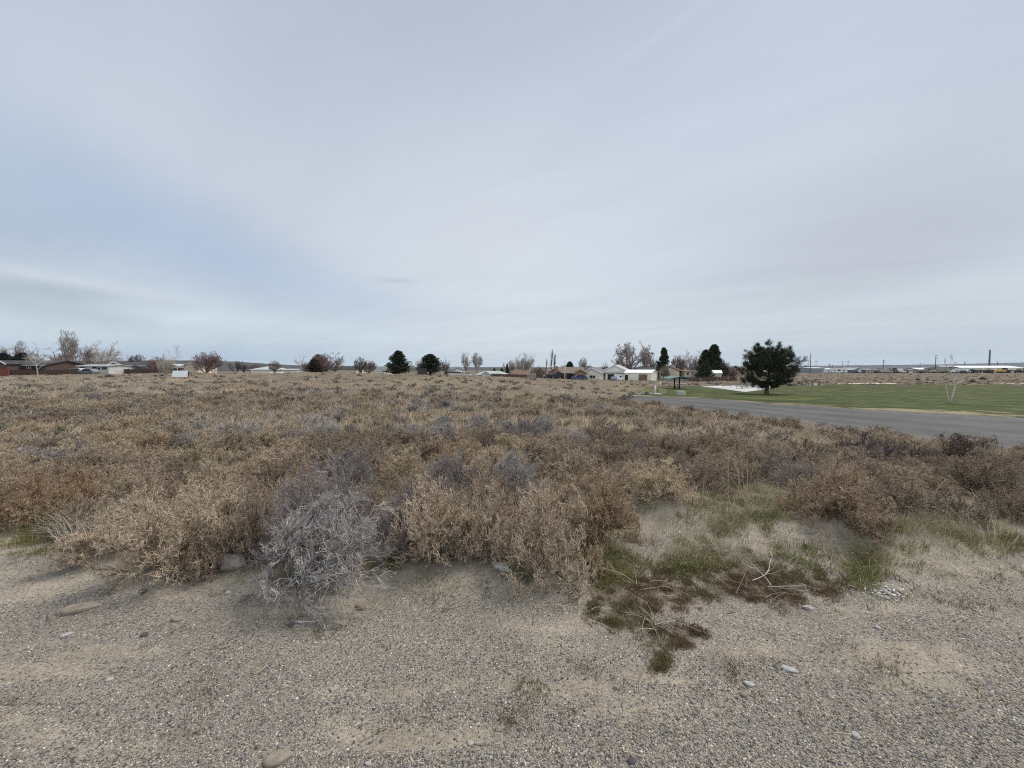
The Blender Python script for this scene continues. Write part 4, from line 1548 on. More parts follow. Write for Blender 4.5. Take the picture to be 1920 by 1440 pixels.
def young_tree():
    g = np.random.default_rng(5)
    b = at(1783, 757)
    s = b.y / 720.0
    root = thing('young_tree', 'young bare tree with two pale forked stems on the lawn', 'tree', (b.x, b.y, b.z - .03))
    q = lambda x, y, d=0: (np.array([(x - 1783) * s, d, (757 - y) * s]))
    lines = [([(1783, 757), (1786, 740), (1789, 725), (1788, 718), (1783, 705), (1776, 693), (1768, 680), (1765, 668)], .055, .010),
             ([(1780, 757), (1777, 742), (1775, 732), (1770, 720), (1764, 714), (1760, 712)], .042, .010),
             ([(1788, 720), (1789, 708), (1793, 700), (1797, 697)], .032, .010),
             ([(1790, 719), (1797, 716), (1804, 711), (1809, 708)], .028, .008),
             ([(1776, 693), (1784, 688), (1783, 672), (1782, 667)], .014, .006),
             ([(1775, 732), (1773, 722), (1774, 712)], .014, .006)]
    m = MB()
    Ps = []
    for pts, r0, r1 in lines:
        pp = [q(x, y, g.uniform(-.03, .03)) for x, y in pts]
        m.tube([Vector(p) for p in pp], list(np.linspace(r0, r1, len(pp))), 7)
        f = np.linspace(0, len(pp) - 1, 6)
        A = np.array(pp)
        Ps.append(np.stack([np.interp(f, range(len(pp)), A[:, k]) for k in range(3)], -1))
    plain('young_bark', (.62, .58, .52), .8, .25, 9)
    m.build('trunk', M['young_bark'], root, True)
    P = np.array(Ps)
    R = np.full((len(P), 6), .012)
    P2, R2, L2 = branch(g, P, R, np.full(len(P), .9), 4, .45, .35, .6, 1.0, 4, .12, .12, .6, .005)
    P3, R3, L3 = branch(g, P2, R2, L2, 3, .5, .4, .3, 1.0, 3, .12, .08, .6, .004)
    li = merge([tree_mesh('c', P2, R2, g, 3), tree_mesh('c', P3, R3, g, 3)])
    new_obj('crown', np_mesh('crown', *li[:2], M['twig'], li[2]), root).color = (.24, .20, .18, 1)


young_tree()

# ------------------------------------------------------------------ houses, sheds and yards
plain('roof_dark', (.055, .055, .06), .85, .25, 1.5)
plain('roof_grey', (.16, .165, .17), .85, .2, 1.5)
plain('roof_pale', (.44, .47, .46), .8, .12, .8)
plain('roof_green', (.38, .43, .39), .8, .15, .8)
plain('roof_white', (.78, .79, .80), .6, .05, .6)
plain('roof_brown', (.16, .10, .075), .85, .2, 1.5)
plain('roof_tan', (.175, .135, .11), .85, .2, 1.5)
plain('brick_dark', (.10, .065, .058), .9, .25, 4)
plain('brick_tan', (.33, .215, .15), .9, .2, 3)
plain('siding_white', (.88, .87, .82), .7, .06, .8)
plain('siding_cream', (.84, .81, .68), .7, .08, .8)
plain('siding_tan', (.62, .56, .43), .75, .08, .8)
plain('siding_grey', (.21, .22, .24), .75, .1, .8)
plain('siding_blue', (.030, .040, .075), .75, .12, .8)
plain('trim_white', (.80, .80, .78), .6, .05, 2)
plain('trim_dark', (.06, .055, .05), .7, .1, 2)
plain('siding_dull', (.52, .52, .49), .8, .12, .8)
plain('roof_dull', (.40, .41, .42), .8, .12, .8)
plain('trim_dull', (.45, .44, .43), .7, .08, 2)
plain('door_brown', (.22, .14, .09), .7, .12, 2)
plain('door_dark', (.03, .028, .027), .7, .12, 2)
plain('glass_dark', (.025, .03, .035), .12, .1, 1, spec=.6)
plain('fence_brown', (.11, .065, .048), .9, .3, 3)
plain('fence_red', (.21, .07, .045), .85, .25, 2)
plain('fence_grey', (.30, .26, .235), .9, .2, 2)
plain('metal_grey', (.27, .29, .31), .6, .08, .4)
plain('metal_blue', (.12, .145, .17), .6, .08, .4)
plain('metal_white', (.75, .76, .76), .6, .05, .4)
plain('board_white', (.90, .91, .90), .6, .04, 1)
plain('concrete', (.50, .49, .46), .9, .12, 2)
plain('slab', (.47, .465, .445), .9, .09, .6)
plain('pole_wood', (.13, .10, .085), .9, .2, 3)
plain('steel_dark', (.06, .06, .065), .6, .1, 4)
plain('roof_teal', (.13, .20, .185), .6, .1, 2)
plain('pink_edge', (.42, .24, .21), .9, .15, 2)
plain('rubber', (.02, .02, .02), .8, .1, 4)


def house(name, label, D, px0, px1, yeave, yridge, dep, wall, roof, ridge='x', yaw=0.0, over=.4, windows=(), doors=(), cat='house', hip=0.0, fascia=None, chimney=None, base_py=None, wing_of=None):
    """px0..px1: front wall; yeave / yridge: pixel heights of the eave line and of the ridge.
    windows / doors: (px0, px1, ytop, ybottom, material) on the front wall"""
    pc = (px0 + px1) / 2
    p = on(pc, D)
    zb = p.z - .25 if base_py is None else W(pc, base_py, D).z
    root = None
    k = D / 720.0 / cp
    Lw = (px1 - px0) * k
    he = W(pc, yeave, D).z - zb
    Dr = D + (dep / 2 if ridge == 'x' else 0)
    hr = W(pc, yridge, Dr).z - zb
    loc = Vector((p.x, p.y + (dep / 2 if yaw else 0), zb))
    if wing_of is None:
        root = thing(name, label, cat, loc, yaw)
    before = set(bpy.data.objects)
    y0, y1 = (-dep / 2, dep / 2) if yaw else (0, dep)
    x0, x1 = -Lw / 2, Lw / 2
    ym = (y0 + y1) / 2
    m = MB()
    if ridge == 'x' and not hip:
        m.prism([(y0, 0), (y1, 0), (y1, he), (ym, hr - .05), (y0, he)], x0, x1, 'x')
    elif ridge == 'y' and not hip:
        m.prism([(x0, 0), (x1, 0), (x1, he), (0, hr - .05), (x0, he)], y0, y1, 'y')
    else:
        m.box(x0, x1, y0, y1, 0, he)
    m.build('wall', M[wall], root)
    th = .16
    rf = MB()
    if hip:
        i = hip * min(Lw, dep) / 2
        if ridge == 'x':
            rv = [(x0 + i, ym, hr), (x1 - i, ym, hr)]
        else:
            rv = [(0, y0 + i, hr), (0, y1 - i, hr)]
        b = [(x0 - over, y0 - over, he), (x1 + over, y0 - over, he), (x1 + over, y1 + over, he), (x0 - over, y1 + over, he)]
        lo = [(x, y, z - .12) for x, y, z in b]
        if ridge == 'x':
            rf.poly(b + rv + lo, [(0, 1, 5, 4), (1, 2, 5), (2, 3, 4, 5), (3, 0, 4), (6, 7, 1, 0), (7, 8, 2, 1), (8, 9, 3, 2), (9, 6, 0, 3), (9, 8, 7, 6)])
        else:
            rf.poly(b + rv + lo, [(0, 1, 4), (1, 2, 5, 4), (2, 3, 5), (3, 0, 4, 5), (6, 7, 1, 0), (7, 8, 2, 1), (8, 9, 3, 2), (9, 6, 0, 3), (9, 8, 7, 6)])
    else:
        half = (dep if ridge == 'x' else Lw) / 2
        sl = (hr - he) / half
        a0 = half + over
        c = ym if ridge == 'x' else 0.0
        for sg in (-1, 1):
            prof = [(c, hr + .01), (c + sg * a0, hr - sl * a0 + .01), (c + sg * a0, hr - sl * a0 + th), (c, hr + th)]
            if ridge == 'x':
                rf.prism(prof, x0 - over, x1 + over, 'x')
            else:
                rf.prism(prof, y0 - over, y1 + over, 'y')
    ro = rf.build('roof', M[roof], root)
    if fascia:
        fm = MB()
        if ridge == 'x' or hip:
            zz = he - .12 if hip else hr - sl * (half + over)
            fm.box(x0 - over, x1 + over, y0 - over - .05, y0 - over - .005, zz - .10, zz + .10)
        else:
            for sg in (-1, 1):
                fm.prism([(0, hr - .12), (sg * a0, hr - sl * a0 - .12), (sg * a0, hr - sl * a0 + th + .02), (0, hr + th + .02)], y0 - over - .06, y0 - over - .005, 'y')
        fm.build('fascia', M[fascia], root)
    if chimney:
        cx = (chimney[0] - pc) * k
        ct = W(pc, chimney[1], D).z - zb
        MB().box(cx - .55, cx + .55, y0 - .5, y0 - .01, 0, ct).build('chimney', M[chimney[2]], root)
    for (a, b_, t_, u_, kind) in windows:
        xa, xb = (a - pc) * k, (b_ - pc) * k
        za, zc_ = W(pc, u_, D).z - zb, W(pc, t_, D).z - zb
        fr = MB()
        f = .09
        fr.box(xa - f, xb + f, y0 - .06, y0 - .003, za - f, za).box(xa - f, xb + f, y0 - .06, y0 - .003, zc_, zc_ + f)
        fr.box(xa - f, xa, y0 - .06, y0 - .003, za, zc_).box(xb, xb + f, y0 - .06, y0 - .003, za, zc_)
        xm = (xa + xb) / 2
        fr.box(xm - .04, xm + .04, y0 - .06, y0 - .003, za, zc_)
        w_ = fr.build('window', M[kind], root)
        MB().box(xa, xb, y0 - .025, y0 - .002, za, zc_).build('pane', M['glass_dark'], w_)
    for (a, b_, t_, u_, kind) in doors:
        xa, xb = (a - pc) * k, (b_ - pc) * k
        za = 0.25 if u_ is None else W(pc, u_, D).z - zb
        zc_ = W(pc, t_, D).z - zb
        d_ = MB()
        d_.box(xa, xb, y0 - .05, y0 - .004, za, zc_)
        for j in range(1, 4):
            zz = za + (zc_ - za) * j / 4
            d_.box(xa + .05, xb - .05, y0 - .065, y0 - .052, zz - .02, zz + .02)
        d_.build('door', M[kind], root)
    if wing_of is not None:
        # the wing's parts belong to its house
        Mw = Matrix.Translation(loc) @ Matrix.Rotation(yaw, 4, 'Z')
        Rw = Matrix.Translation(wing_of.location) @ wing_of.rotation_euler.to_matrix().to_4x4()
        for o in set(bpy.data.objects) - before:
            if o.parent is None:
                o.parent = wing_of
                o.matrix_basis = Rw.inverted() @ Mw
    return root


HW = house('brick_ranch_house', 'long low dark brick ranch house at the far left', 95, -90, 86, 684.5, 677, 9, 'brick_dark', 'roof_dark', fascia='trim_dull',
      windows=[(18, 28, 684.8, 689, 'trim_white'), (-30, -18, 685, 689, 'trim_white'), (52, 58, 686, 690, 'trim_white')], doors=[(36, 42, 686, None, 'door_dark'), (60, 78, 687, None, 'door_dark')])
house('gabled_wing', 'small front gable of dark brick with white trim at the extreme left', 92, -6, 13, 682, 677, 4, 'brick_dark', 'roof_dark', 'y', fascia='trim_white', cat='house wing', over=.3, wing_of=HW)
house('long_carport', 'long white carport with dark openings behind the tallest bare tree', 100, 146, 204, 686.5, 684.5, 6, 'siding_dull', 'roof_dull', fascia='trim_dull', cat='carport', over=.3,
      doors=[(150, 160, 688.5, None, 'door_dark'), (174, 182, 688, None, 'door_dark'), (184, 188, 689, 693, 'door_dark')], windows=[(192, 200, 688.5, 692, 'trim_dark')])
house('grey_gabled_house', 'grey gabled house with white trim left of the reddish tree', 108, 202, 232, 685, 679, 10, 'siding_grey', 'roof_dark', 'y', fascia='trim_white', windows=[(209, 216, 686, 690, 'trim_white')])
house('long_grey_roofed_house', 'long dark roofed house joined to the right of the grey gable', 112, 228, 275, 685.5, 678.5, 9, 'siding_grey', 'roof_dark', fascia='trim_white')
house('small_pale_roofed_house', 'small tan house with a pale roof behind the brown fence', 125, 270, 288, 686, 683, 7, 'siding_tan', 'roof_pale')
house('low_white_gable', 'low white gabled house behind the dead pale tree', 125, 308, 322, 686, 683, 7, 'siding_white', 'roof_pale', 'y')
house('tan_roofed_house', 'low house with a tan trimmed dark roof right of the dead pale tree', 125, 345, 372, 685, 680, 8, 'siding_tan', 'roof_dark', 'y', fascia='siding_tan')
house('pale_roofed_house', 'low house with a shallow pale roof alone on the skyline', 118, 470, 506, 693, 686.5, 10, 'siding_white', 'roof_pale', hip=.9)
house('white_edged_shed', 'long low white shed roof on the skyline left of the conifers', 120, 532, 555, 694, 692.5, 6, 'siding_white', 'roof_pale', cat='shed')
house('dark_roofed_house', 'dark roofed house half hidden behind the round bare tree', 130, 630, 668, 692, 687, 9, 'siding_tan', 'roof_dark', 'x')
house('grey_roofed_bungalow', 'grey roofed bungalow with white eaves left of the big spruces', 125, 690, 727, 694, 688, 9, 'siding_white', 'roof_grey', fascia='trim_white')
HW = house('grey_gable_house', 'grey roofed house with a small white gable between spruce and bare pair', 125, 838, 868, 693, 687.5, 9, 'siding_white', 'roof_grey', hip=.6)
house('small_white_gable', 'small white gable facing the field beside the bare pair', 120, 853, 864, 693, 690, 3, 'siding_white', 'roof_grey', 'y', cat='house wing', over=.2, wing_of=HW)
HW = house('green_roofed_house', 'long low house under a pale green roof', 115, 893, 951, 702, 695.5, 9, 'siding_white', 'roof_green', hip=.5, fascia='trim_white')
house('green_roofed_gable', 'small gable with a pale green roof at the front of the long low house', 111, 904, 918, 701, 697, 4, 'siding_white', 'roof_green', 'y', cat='house wing', over=.35, windows=[(908, 914, 700.5, 702.5, 'trim_white')], wing_of=HW)
house('red_roofed_house', 'low house with a red brown roof under the vase shaped tree', 115, 961, 990, 702, 695, 8, 'siding_tan', 'roof_brown', fascia='trim_white')
house('pale_yard_shed', 'pale grey flat shed beside the dark fence', 108, 988, 1005, 702.5, 702, 3, 'fence_grey', 'fence_grey', cat='shed', over=.05)
HW = house('brick_ranch', 'brown brick ranch house with a broad brown roof and parked cars', 118, 1040, 1096, 699.5, 689, 11, 'brick_tan', 'roof_tan', over=.5,
      doors=[(1053, 1058, 701, None, 'door_dark'), (1063, 1074, 700.5, None, 'door_dark')], windows=[(1059.5, 1062, 702, 705, 'trim_white')])
house('brick_gable', 'tan brick gable with a tall chimney at the left of the brown ranch', 115, 1028, 1051, 699, 692.5, 6, 'brick_tan', 'roof_brown', 'y', over=.5, cat='house wing', chimney=(1042.5, 686.5, 'brick_tan'), windows=[(1037, 1040, 700.5, 704, 'trim_dark'), (1045, 1048.5, 700, 704.5, 'trim_dark')], wing_of=HW)
house('garage_gable', 'tan brick garage gable at the right of the brown ranch', 114, 1078, 1098, 700, 694, 6, 'brick_tan', 'roof_brown', 'y', over=.5, cat='house wing', doors=[(1083, 1093, 702, None, 'door_brown')], wing_of=HW)
house('dark_blue_house', 'tall dark blue house behind the white one', 135, 1094, 1124, 693, 686, 10, 'siding_blue', 'roof_dark', 'x', hip=.8, windows=[(1107, 1108, 688, 692, 'trim_white')])
house('white_gabled_house', 'cream house with a grey roof and a gable facing the field', 120, 1106, 1141, 699, 690, 11, 'siding_cream', 'roof_grey', 'y', yaw=-.42, over=.5, fascia='trim_white', windows=[(1120, 1130, 704, 709, 'trim_white')])
HW = house('tall_white_house', 'taller white house with a pale grey roof behind the cream gable', 134, 1143, 1184, 694.5, 684.5, 9, 'siding_white', 'roof_pale', 'y', yaw=-.45, over=.5, fascia='trim_white', windows=[(1174, 1176.5, 697, 700, 'trim_dark')])
house('porch_wing', 'white porch wing with dark openings between cream house and garage', 122, 1136, 1172, 700, 697.5, 5, 'siding_white', 'roof_grey', 'x', cat='house wing', over=.3, doors=[(1139, 1151, 701.5, None, 'door_dark')], wing_of=HW)
house('white_garage', 'cream metal garage with a white roof and brown door', 118, 1184, 1234, 699.5, 694, 7, 'siding_cream', 'roof_white', 'x', yaw=-.62, over=.25, cat='garage',
      doors=[(1211, 1227, 702, None, 'door_brown'), (1185, 1191, 703, None, 'door_dark')])
house('dark_hipped_house', 'dark roofed house hidden behind the white garage', 140, 1196, 1238, 694, 686, 9, 'siding_grey', 'roof_dark', 'x', hip=.7)
HW = house('tan_two_storey_house', 'tan two storey house with a brown roof behind the park shelter', 122, 1250, 1284, 694, 687, 9, 'siding_tan', 'roof_tan', 'y', yaw=-.45, over=.4, fascia='door_brown')
house('balcony_wing', 'pink beige wing with a white railing right of the tan house', 122, 1284, 1308, 697, 695.5, 5, 'siding_tan', 'roof_tan', 'x', cat='house wing', over=.3, doors=[(1288, 1291, 698.5, 703, 'door_dark')], windows=[(1295, 1299, 698.5, 701, 'trim_white')], wing_of=HW)
house('tan_shed', 'tan shed with a bright white roof right of the dark spruces', 120, 1330, 1359, 700, 695, 6, 'siding_tan', 'roof_white', 'x', yaw=-.4, over=.2, cat='shed')


def fence(name, label, px0, px1, D, hgt, mat, D1=None, gap=0.0, step=2.4):
    a, b = on(px0, D), on(px1, D1 or D)
    root = thing(name, label, 'fence', a)
    L = (b - a).length
    n = max(1, int(L / step))
    bd, ps = MB(), MB()
    d = (b - a) / n
    nn = max(2, int(L / .16))
    g = random.Random(int(px0 * 7))
    for i in range(nn):
        if gap and g.random() < gap:
            continue
        q0, q1 = (b - a) * (i / nn), (b - a) * ((i + .93) / nn)
        z = float(H(a.x + q0.x, a.y + q0.y)) - a.z - .1
        t = hgt + g.uniform(-.05, .05)
        bd.poly([(q0.x, q0.y, z), (q1.x, q1.y, z), (q1.x, q1.y + .03, z), (q0.x, q0.y + .03, z), (q0.x, q0.y, z + t), (q1.x, q1.y, z + t), (q1.x, q1.y + .03, z + t), (q0.x, q0.y + .03, z + t)],
                [(0, 3, 2, 1), (4, 5, 6, 7), (0, 1, 5, 4), (1, 2, 6, 5), (2, 3, 7, 6), (3, 0, 4, 7)])
    bd.build('boards', M[mat], root)
    for i in range(n + 1):
        q = (b - a) * (i / n)
        z = float(H(a.x + q.x, a.y + q.y)) - a.z - .3
        MB().box(q.x - .06, q.x + .06, q.y + .04, q.y + .16, z, z + hgt + .35).build('post', M[mat], root)
    return root


fence('red_fence', 'short red painted board fence at the far left', -40, 15, 88, 1.7, 'fence_red')
fence('board_fence', 'dark brown board fence below the bare trees at the left', 16, 145, 92, 1.3, 'fence_brown')
fence('board_fence', 'brown board fence running behind the white sign', 206, 345, 104, 1.5, 'fence_brown')
fence('board_fence', 'low dark fence along the ground left of the bare pair', 783, 800, 96, 1.9, 'trim_dark')
fence('board_fence', 'dark low fence in front of the grey gabled houses', 834, 880, 106, 1.1, 'trim_dark')
fence('rail_fence', 'white low fence below the bare pair', 840, 885, 103, .45, 'trim_white')
fence('board_fence', 'dark brown fence in front of the pale green and red roofs', 922, 988, 108, 1.0, 'fence_brown')
fence('board_fence', 'dark fence between the pale shed and the brick ranch', 1006, 1029, 108, 1.35, 'fence_brown', gap=.12)
fence('yard_fence', 'dull grey brown fence below the tan house', 1238, 1296, 112, 1.6, 'fence_grey', gap=.15)
fence('yard_fence', 'dark red brown fence running from the tan house past the tan shed', 1292, 1381, 110, 1.35, 'fence_brown', D1=116, gap=.12)


# ------------------------------------------------------------------ the white sign board
def sign():
    p = on(339, 66)
    k = 66 / 720 / cp
    root = thing('sign_board', 'blank white board on dark raking posts out in the field', 'sign', p, .03)
    z0 = W(339, 706.8, 66).z - p.z
    z1 = W(339, 695, 66).z - p.z
    w = 28 * k / 2
    MB().prism([(-.33, z0), (-.30, z0), (.0, z1), (-.03, z1)], -w, w, 'x').build('panel', M['board_white'], root)
    for x in (-w * .92, w * .98):
        MB().box(x - .05, x + .05, .003, .10, -.3, z1 - .05).build('post', M['steel_dark'], root)
        MB().tube([(x + .02, .1, z1 - .15), (x + .55, .95, -.25)], .045, 6).build('brace', M['steel_dark'], root)


sign()

# ------------------------------------------------------------------ park : slab, shelter, tables, benches, posts
def slab():
    poly = [(1312, 724.6), (1352, 729.3), (1397, 735.8), (1428, 731.5), (1452, 725.3), (1462, 722.8), (1400, 722.9)]
    pts = [at(x, y) for x, y in poly]
    m = MB()
    n = len(pts)
    z = [p.z + .07 for p in pts]
    c = sum((Vector((p.x, p.y, zz)) for p, zz in zip(pts, z)), Vector()) / n
    vs = [(p.x, p.y, zz) for p, zz in zip(pts, z)] + [(p.x, p.y, zz - .5) for p, zz in zip(pts, z)] + [tuple(c)]
    fs = [(i, (i + 1) % n, 2 * n) for i in range(n)] + [(i + n, (i + 1) % n + n, (i + 1) % n, i) for i in range(n)]
    m.poly(vs, fs)
    o = m.build('concrete_pad', M['slab'])
    tag(o, 'pale concrete pad in the park behind the pine', kind='structure')
    return c


pad_c = slab()


def picnic_table(px, py, mat, label, rz=0.0, top_mat=None, lift=0.0):
    p = at(px, py)
    root = thing('picnic_table', label, 'picnic table', (p.x, p.y, p.z + lift), rz)
    MB().box(-.9, .9, -.37, .37, .71, .76).build('table_top', M[top_mat or mat], root)
    for y in (-.72, .72):
        MB().box(-.9, .9, y - .14, y + .14, .42, .46).build('seat', M[top_mat or mat], root)
    for x in (-.6, .6):
        m = MB()
        m.tube([(x, -.55, 0), (x, -.2, .70)], .035, 6).tube([(x, .55, 0), (x, .2, .70)], .035, 6).box(x - .03, x + .03, -.8, .8, .37, .42)
        m.build('leg_frame', M[mat], root)
    return root


def shelter():
    p = at(1267, 729)
    s = p.y / 720 / cp
    root = thing('picnic_shelter', 'open park shelter with a shallow green gabled roof on two posts', 'shelter', p)
    z = lambda py: W(1267, py, p.y).z - p.z
    zt, ze = z(706), z(710.5)
    a0, a1 = (1247 - 1267) * s, (1292 - 1267) * s
    m = MB()
    th = .10
    m.prism([(-.05, zt), (a0, ze), (a0, ze + th), (-.05, zt + th)], -1.7, 1.7).prism([(-.05, zt), (a1, ze), (a1, ze + th), (-.05, zt + th)], -1.7, 1.7)
    m.build('roof', M['roof_teal'], root)
    for x in ((1264.5 - 1267) * s, (1269.5 - 1267) * s):
        MB().box(x - .08, x + .08, -.08 + (x > 0) * -.8, .08 + (x > 0) * -.8, -.2, zt - .03).build('post', M['door_dark'], root)
    MB().box(a0 + .3, a1 - .3, -.05, .05, ze - .02, ze + .07).build('beam', M['door_dark'], root)


shelter()
picnic_table(1262, 728.5, 'fence_grey', 'pale picnic table under the left side of the green roofed shelter', .05, 'concrete')
picnic_table(1276, 728, 'fence_grey', 'pale picnic table under the right side of the green roofed shelter', -.1, 'concrete')
picnic_table(1391, 729.5, 'steel_dark', 'dark picnic table at the middle of the concrete pad', .25, lift=.05)
picnic_table(1405, 728, 'steel_dark', 'dark picnic table nearest the pine on the concrete pad', -.3, 'fence_brown', lift=.05)


def bench(px, py, label):
    p = at(px, py)
    root = thing('park_bench', label, 'bench', (p.x, p.y, p.z + .05), .1)
    MB().box(-.75, .75, -.2, .2, .42, .47).build('seat', M['steel_dark'], root)
    for x in (-.68, .68):
        MB().tube([(x, 0, -.05), (x, 0, .42)], .03, 6).build('leg', M['steel_dark'], root)


bench(1363, 729.2, 'backless dark bench at the left of the concrete pad')


def bollard(px, py, ytop, r, mat, label, name='post', cat='post'):
    p = at(px, py)
    root_h = W(px, ytop, p.y).z - p.z
    m = MB().tube([(0, 0, -.1), (0, 0, root_h - .03), (0, 0, root_h)], [r, r, r * .7], 10)
    o = m.build(name, M[mat], None, True)
    o.location = p
    tag(o, label, cat)
    return o


bollard(1228.5, 737, 723.5, .085, 'board_white', 'left one of the two white posts at the end of the road')
bollard(1233, 737, 723.5, .085, 'fence_grey', 'right and greyer one of the two posts at the end of the road')
bollard(1238.5, 722, 717, .10, 'board_white', 'short white marker post at the back of the park grass', 'marker_post')
p = at(1276, 741)


def utility_box():
    p = at(1276, 740.5)
    s = p.y / 720
    root = thing('utility_box', 'low concrete utility box on the grass by the end of the road', 'utility box', p, .05)
    w = 6.6 * s
    MB().box(-w, w, -.35, .35, -.15, .36).build('body', M['concrete'], root)
    MB().box(-w - .03, w + .03, -.38, .38, .363, .42).build('lid', M['concrete'], root)


utility_box()


def pole(px, D, ytop, r, label, mat='pole_wood', arms=1, name='utility_pole', cat='utility pole', taper=.7):
    p = on(px, D)
    h = W(px, ytop, D).z - p.z
    root = thing(name, label, cat, p)
    MB().tube([(0, 0, -.5), (0, 0, h)], [r, r * taper], 8).build('pole', M[mat], root, True)
    for i in range(arms):
        z = h - .5 - i * 1.6
        w = 1.3
        MB().box(-w, w, -r - .14, -r - .01, z, z + .14).build('crossarm', M[mat], root)
        for x in (-w * .85, -w * .4, w * .4, w * .85):
            MB().tube([(x, -r - .07, z + .143), (x, -r - .07, z + .38)], [.06, .04], 6).build('insulator', M['metal_grey'], root)
    return root


pole(1059, 106, 675, .14, 'pale thin pole standing in front of the brown brick ranch', 'siding_tan', 0, 'yard_pole', 'pole')
pole(1107.5, 133, 682, .10, 'short dark vent pole beside the dark blue house', 'steel_dark', 0, 'yard_pole', 'pole')
POLES = [(1519, 225, 661.5, 3, 'tall utility pole just right of the park pine', .22, 0), (1516, 300, 676, 2, 'short utility pole close behind the tall one by the pine', .2, 1),
         (1529.5, 300, 677, 2, 'utility pole with a crossarm above the grey metal building', .2, 1), (1554.5, 320, 682, 2, 'squat utility pole over the white motorhome, the left one', .25, 2),
         (1560.5, 340, 684, 2, 'squat utility pole over the white motorhome, the right one', .2, 1),
         (1578.5, 300, 677.5, 2, 'left one of the two equal poles beside the blue grey building', .2, 1), (1589.5, 300, 677, 2, 'right one of the two equal poles beside the blue grey building', .2, 1),
         (1620, 420, 688, 2, 'faint far pole right of the blue grey building', .2, 1), (1644, 380, 689, 2, 'low pole left of the scrap yard', .2, 1), (1655.5, 300, 674.5, 3, 'tall pole rising out of the scrap yard', .24, 2),
         (1714, 420, 687, 2, 'small far pole, left of a close group of three', .2, 1), (1721, 420, 685, 2, 'small far pole, middle of a close group of three', .2, 1), (1724.5, 380, 680, 2, 'taller pole, right of a close group of three', .2, 1),
         (1753.5, 260, 666, 3, 'tall pole left of the young pale tree', .26, 2), (1782, 300, 667, 2, 'slender tall pole seen behind the young pale tree', .12, 1),
         (1771, 330, 674, 2, 'thin short pole just left of the slender one', .10, 0),
         (1791, 360, 679, 2, 'short pole at the left end of the long white roof', .2, 2), (1808, 360, 679, 2, 'short branching pole above the long white roof', .3, 2), (1869.5, 360, 678, 2, 'short pole right of the tall lattice mast', .3, 0),
         (1885, 380, 682.5, 2, 'smallest pole above the right end of the long white roof', .3, 1)]
for px, D, yt, _, lab, r, arms in POLES:
    pole(px, D, yt, r, lab, arms=arms).__setitem__('group', 'utility poles on the right skyline')


def mast():
    p = on(1854, 340)
    h = W(1854, 655.5, 340).z - p.z
    root = thing('steel_mast', 'tall thick steel mast above the long white roof', 'mast', p)
    MB().tube([(0, 0, -.5), (0, 0, h)], [.62, .50], 10).build('pole', M['metal_blue'], root, True)
    for i in range(6):
        z = h * (.97 - .085 * i)
        MB().box(-1.5, 1.5, -.08, .08, z, z + .12).build('crossarm', M['metal_blue'], root)


mast()

# ------------------------------------------------------------------ works and yards along the right skyline
house('grey_metal_building', 'long grey metal building with a white edge behind the tall pole', 262, 1519, 1546, 690.5, 689.5, 14, 'metal_grey', 'roof_white', cat='warehouse')
house('white_office', 'white flat office right of the grey metal building', 264, 1543, 1566, 691.5, 690.5, 12, 'metal_white', 'metal_white', cat='building', windows=[(1552, 1556, 694, 697, 'trim_dark')])
house('far_pale_sheds', 'very pale low sheds beside the park pine', 330, 1500, 1519, 690.5, 689.5, 12, 'metal_white', 'roof_white', cat='shed')
house('white_warehouse', 'low white warehouse behind the motorhome', 275, 1566, 1590, 693, 692, 12, 'metal_white', 'metal_white', cat='warehouse')
house('blue_grey_building', 'dark blue grey metal building right of the motorhome', 258, 1588, 1602, 693.8, 691.2, 12, 'metal_blue', 'metal_grey', cat='warehouse')
house('blue_grey_lean_to', 'pale blue grey sloping roofed building joined to the dark one', 266, 1600, 1620, 693, 689.5, 12, 'metal_grey', 'metal_grey', 'y', cat='warehouse')
house('white_box_store', 'small white box shaped store alone in the yard', 262, 1704, 1711, 693.5, 693.2, 5, 'metal_white', 'metal_white', cat='store')
house('low_white_roofed_shed', 'long low shed with a white roof left of the young tree', 300, 1722, 1767, 692.5, 690, 12, 'metal_grey', 'roof_white', cat='shed')
house('grey_office', 'dark gabled office at the left end of the long white roof', 262, 1767, 1805, 691.5, 687.2, 12, 'siding_grey', 'roof_dark', 'y', cat='office', windows=[(1774, 1777, 692, 694, 'trim_white'), (1783, 1786, 692, 694, 'trim_white')])
house('long_works_building', 'very long tan works building under a gleaming white roof', 285, 1782, 1918, 689.5, 686.2, 18, 'siding_tan', 'roof_white', cat='works building',
      windows=[], doors=[(1820, 1825.5, 689.8, 694.5, 'siding_cream'), (1841, 1846.5, 689.8, 694.5, 'siding_cream'), (1862, 1868, 689.8, 694.5, 'siding_cream'), (1886, 1907, 689.8, 694.5, 'siding_cream'), (1795, 1797, 692, 695, 'door_dark'), (1852, 1855, 692, 695, 'door_dark')])
house('blue_far_building', 'far blue grey building at the right edge of the frame', 300, 1918, 1960, 690, 688, 14, 'metal_blue', 'metal_blue', cat='building')


# vehicles
def painted(name):
    m = bpy.data.materials.new(name)
    m.use_nodes = True
    t = NT(m.node_tree)
    out = t.n('ShaderNodeOutputMaterial')
    bs = t.n('ShaderNodeBsdfPrincipled', inp={'Roughness': .35, 'Specular IOR Level': .5})
    oi = t.n('ShaderNodeObjectInfo')
    n = t.noise(t.n('ShaderNodeTexCoord').outputs['Object'], 3, 3)
    f = t.mr(n, .3, .7, .88, 1.08)
    t.set(bs.inputs['Base Color'], t.mix(1.0, oi.outputs['Color'], t.n('ShaderNodeCombineXYZ', inp={0: f, 1: f, 2: f}).outputs[0], 'MULTIPLY'))
    t.t.links.new(bs.outputs[0], out.inputs[0])
    M[name] = m


painted('paint')


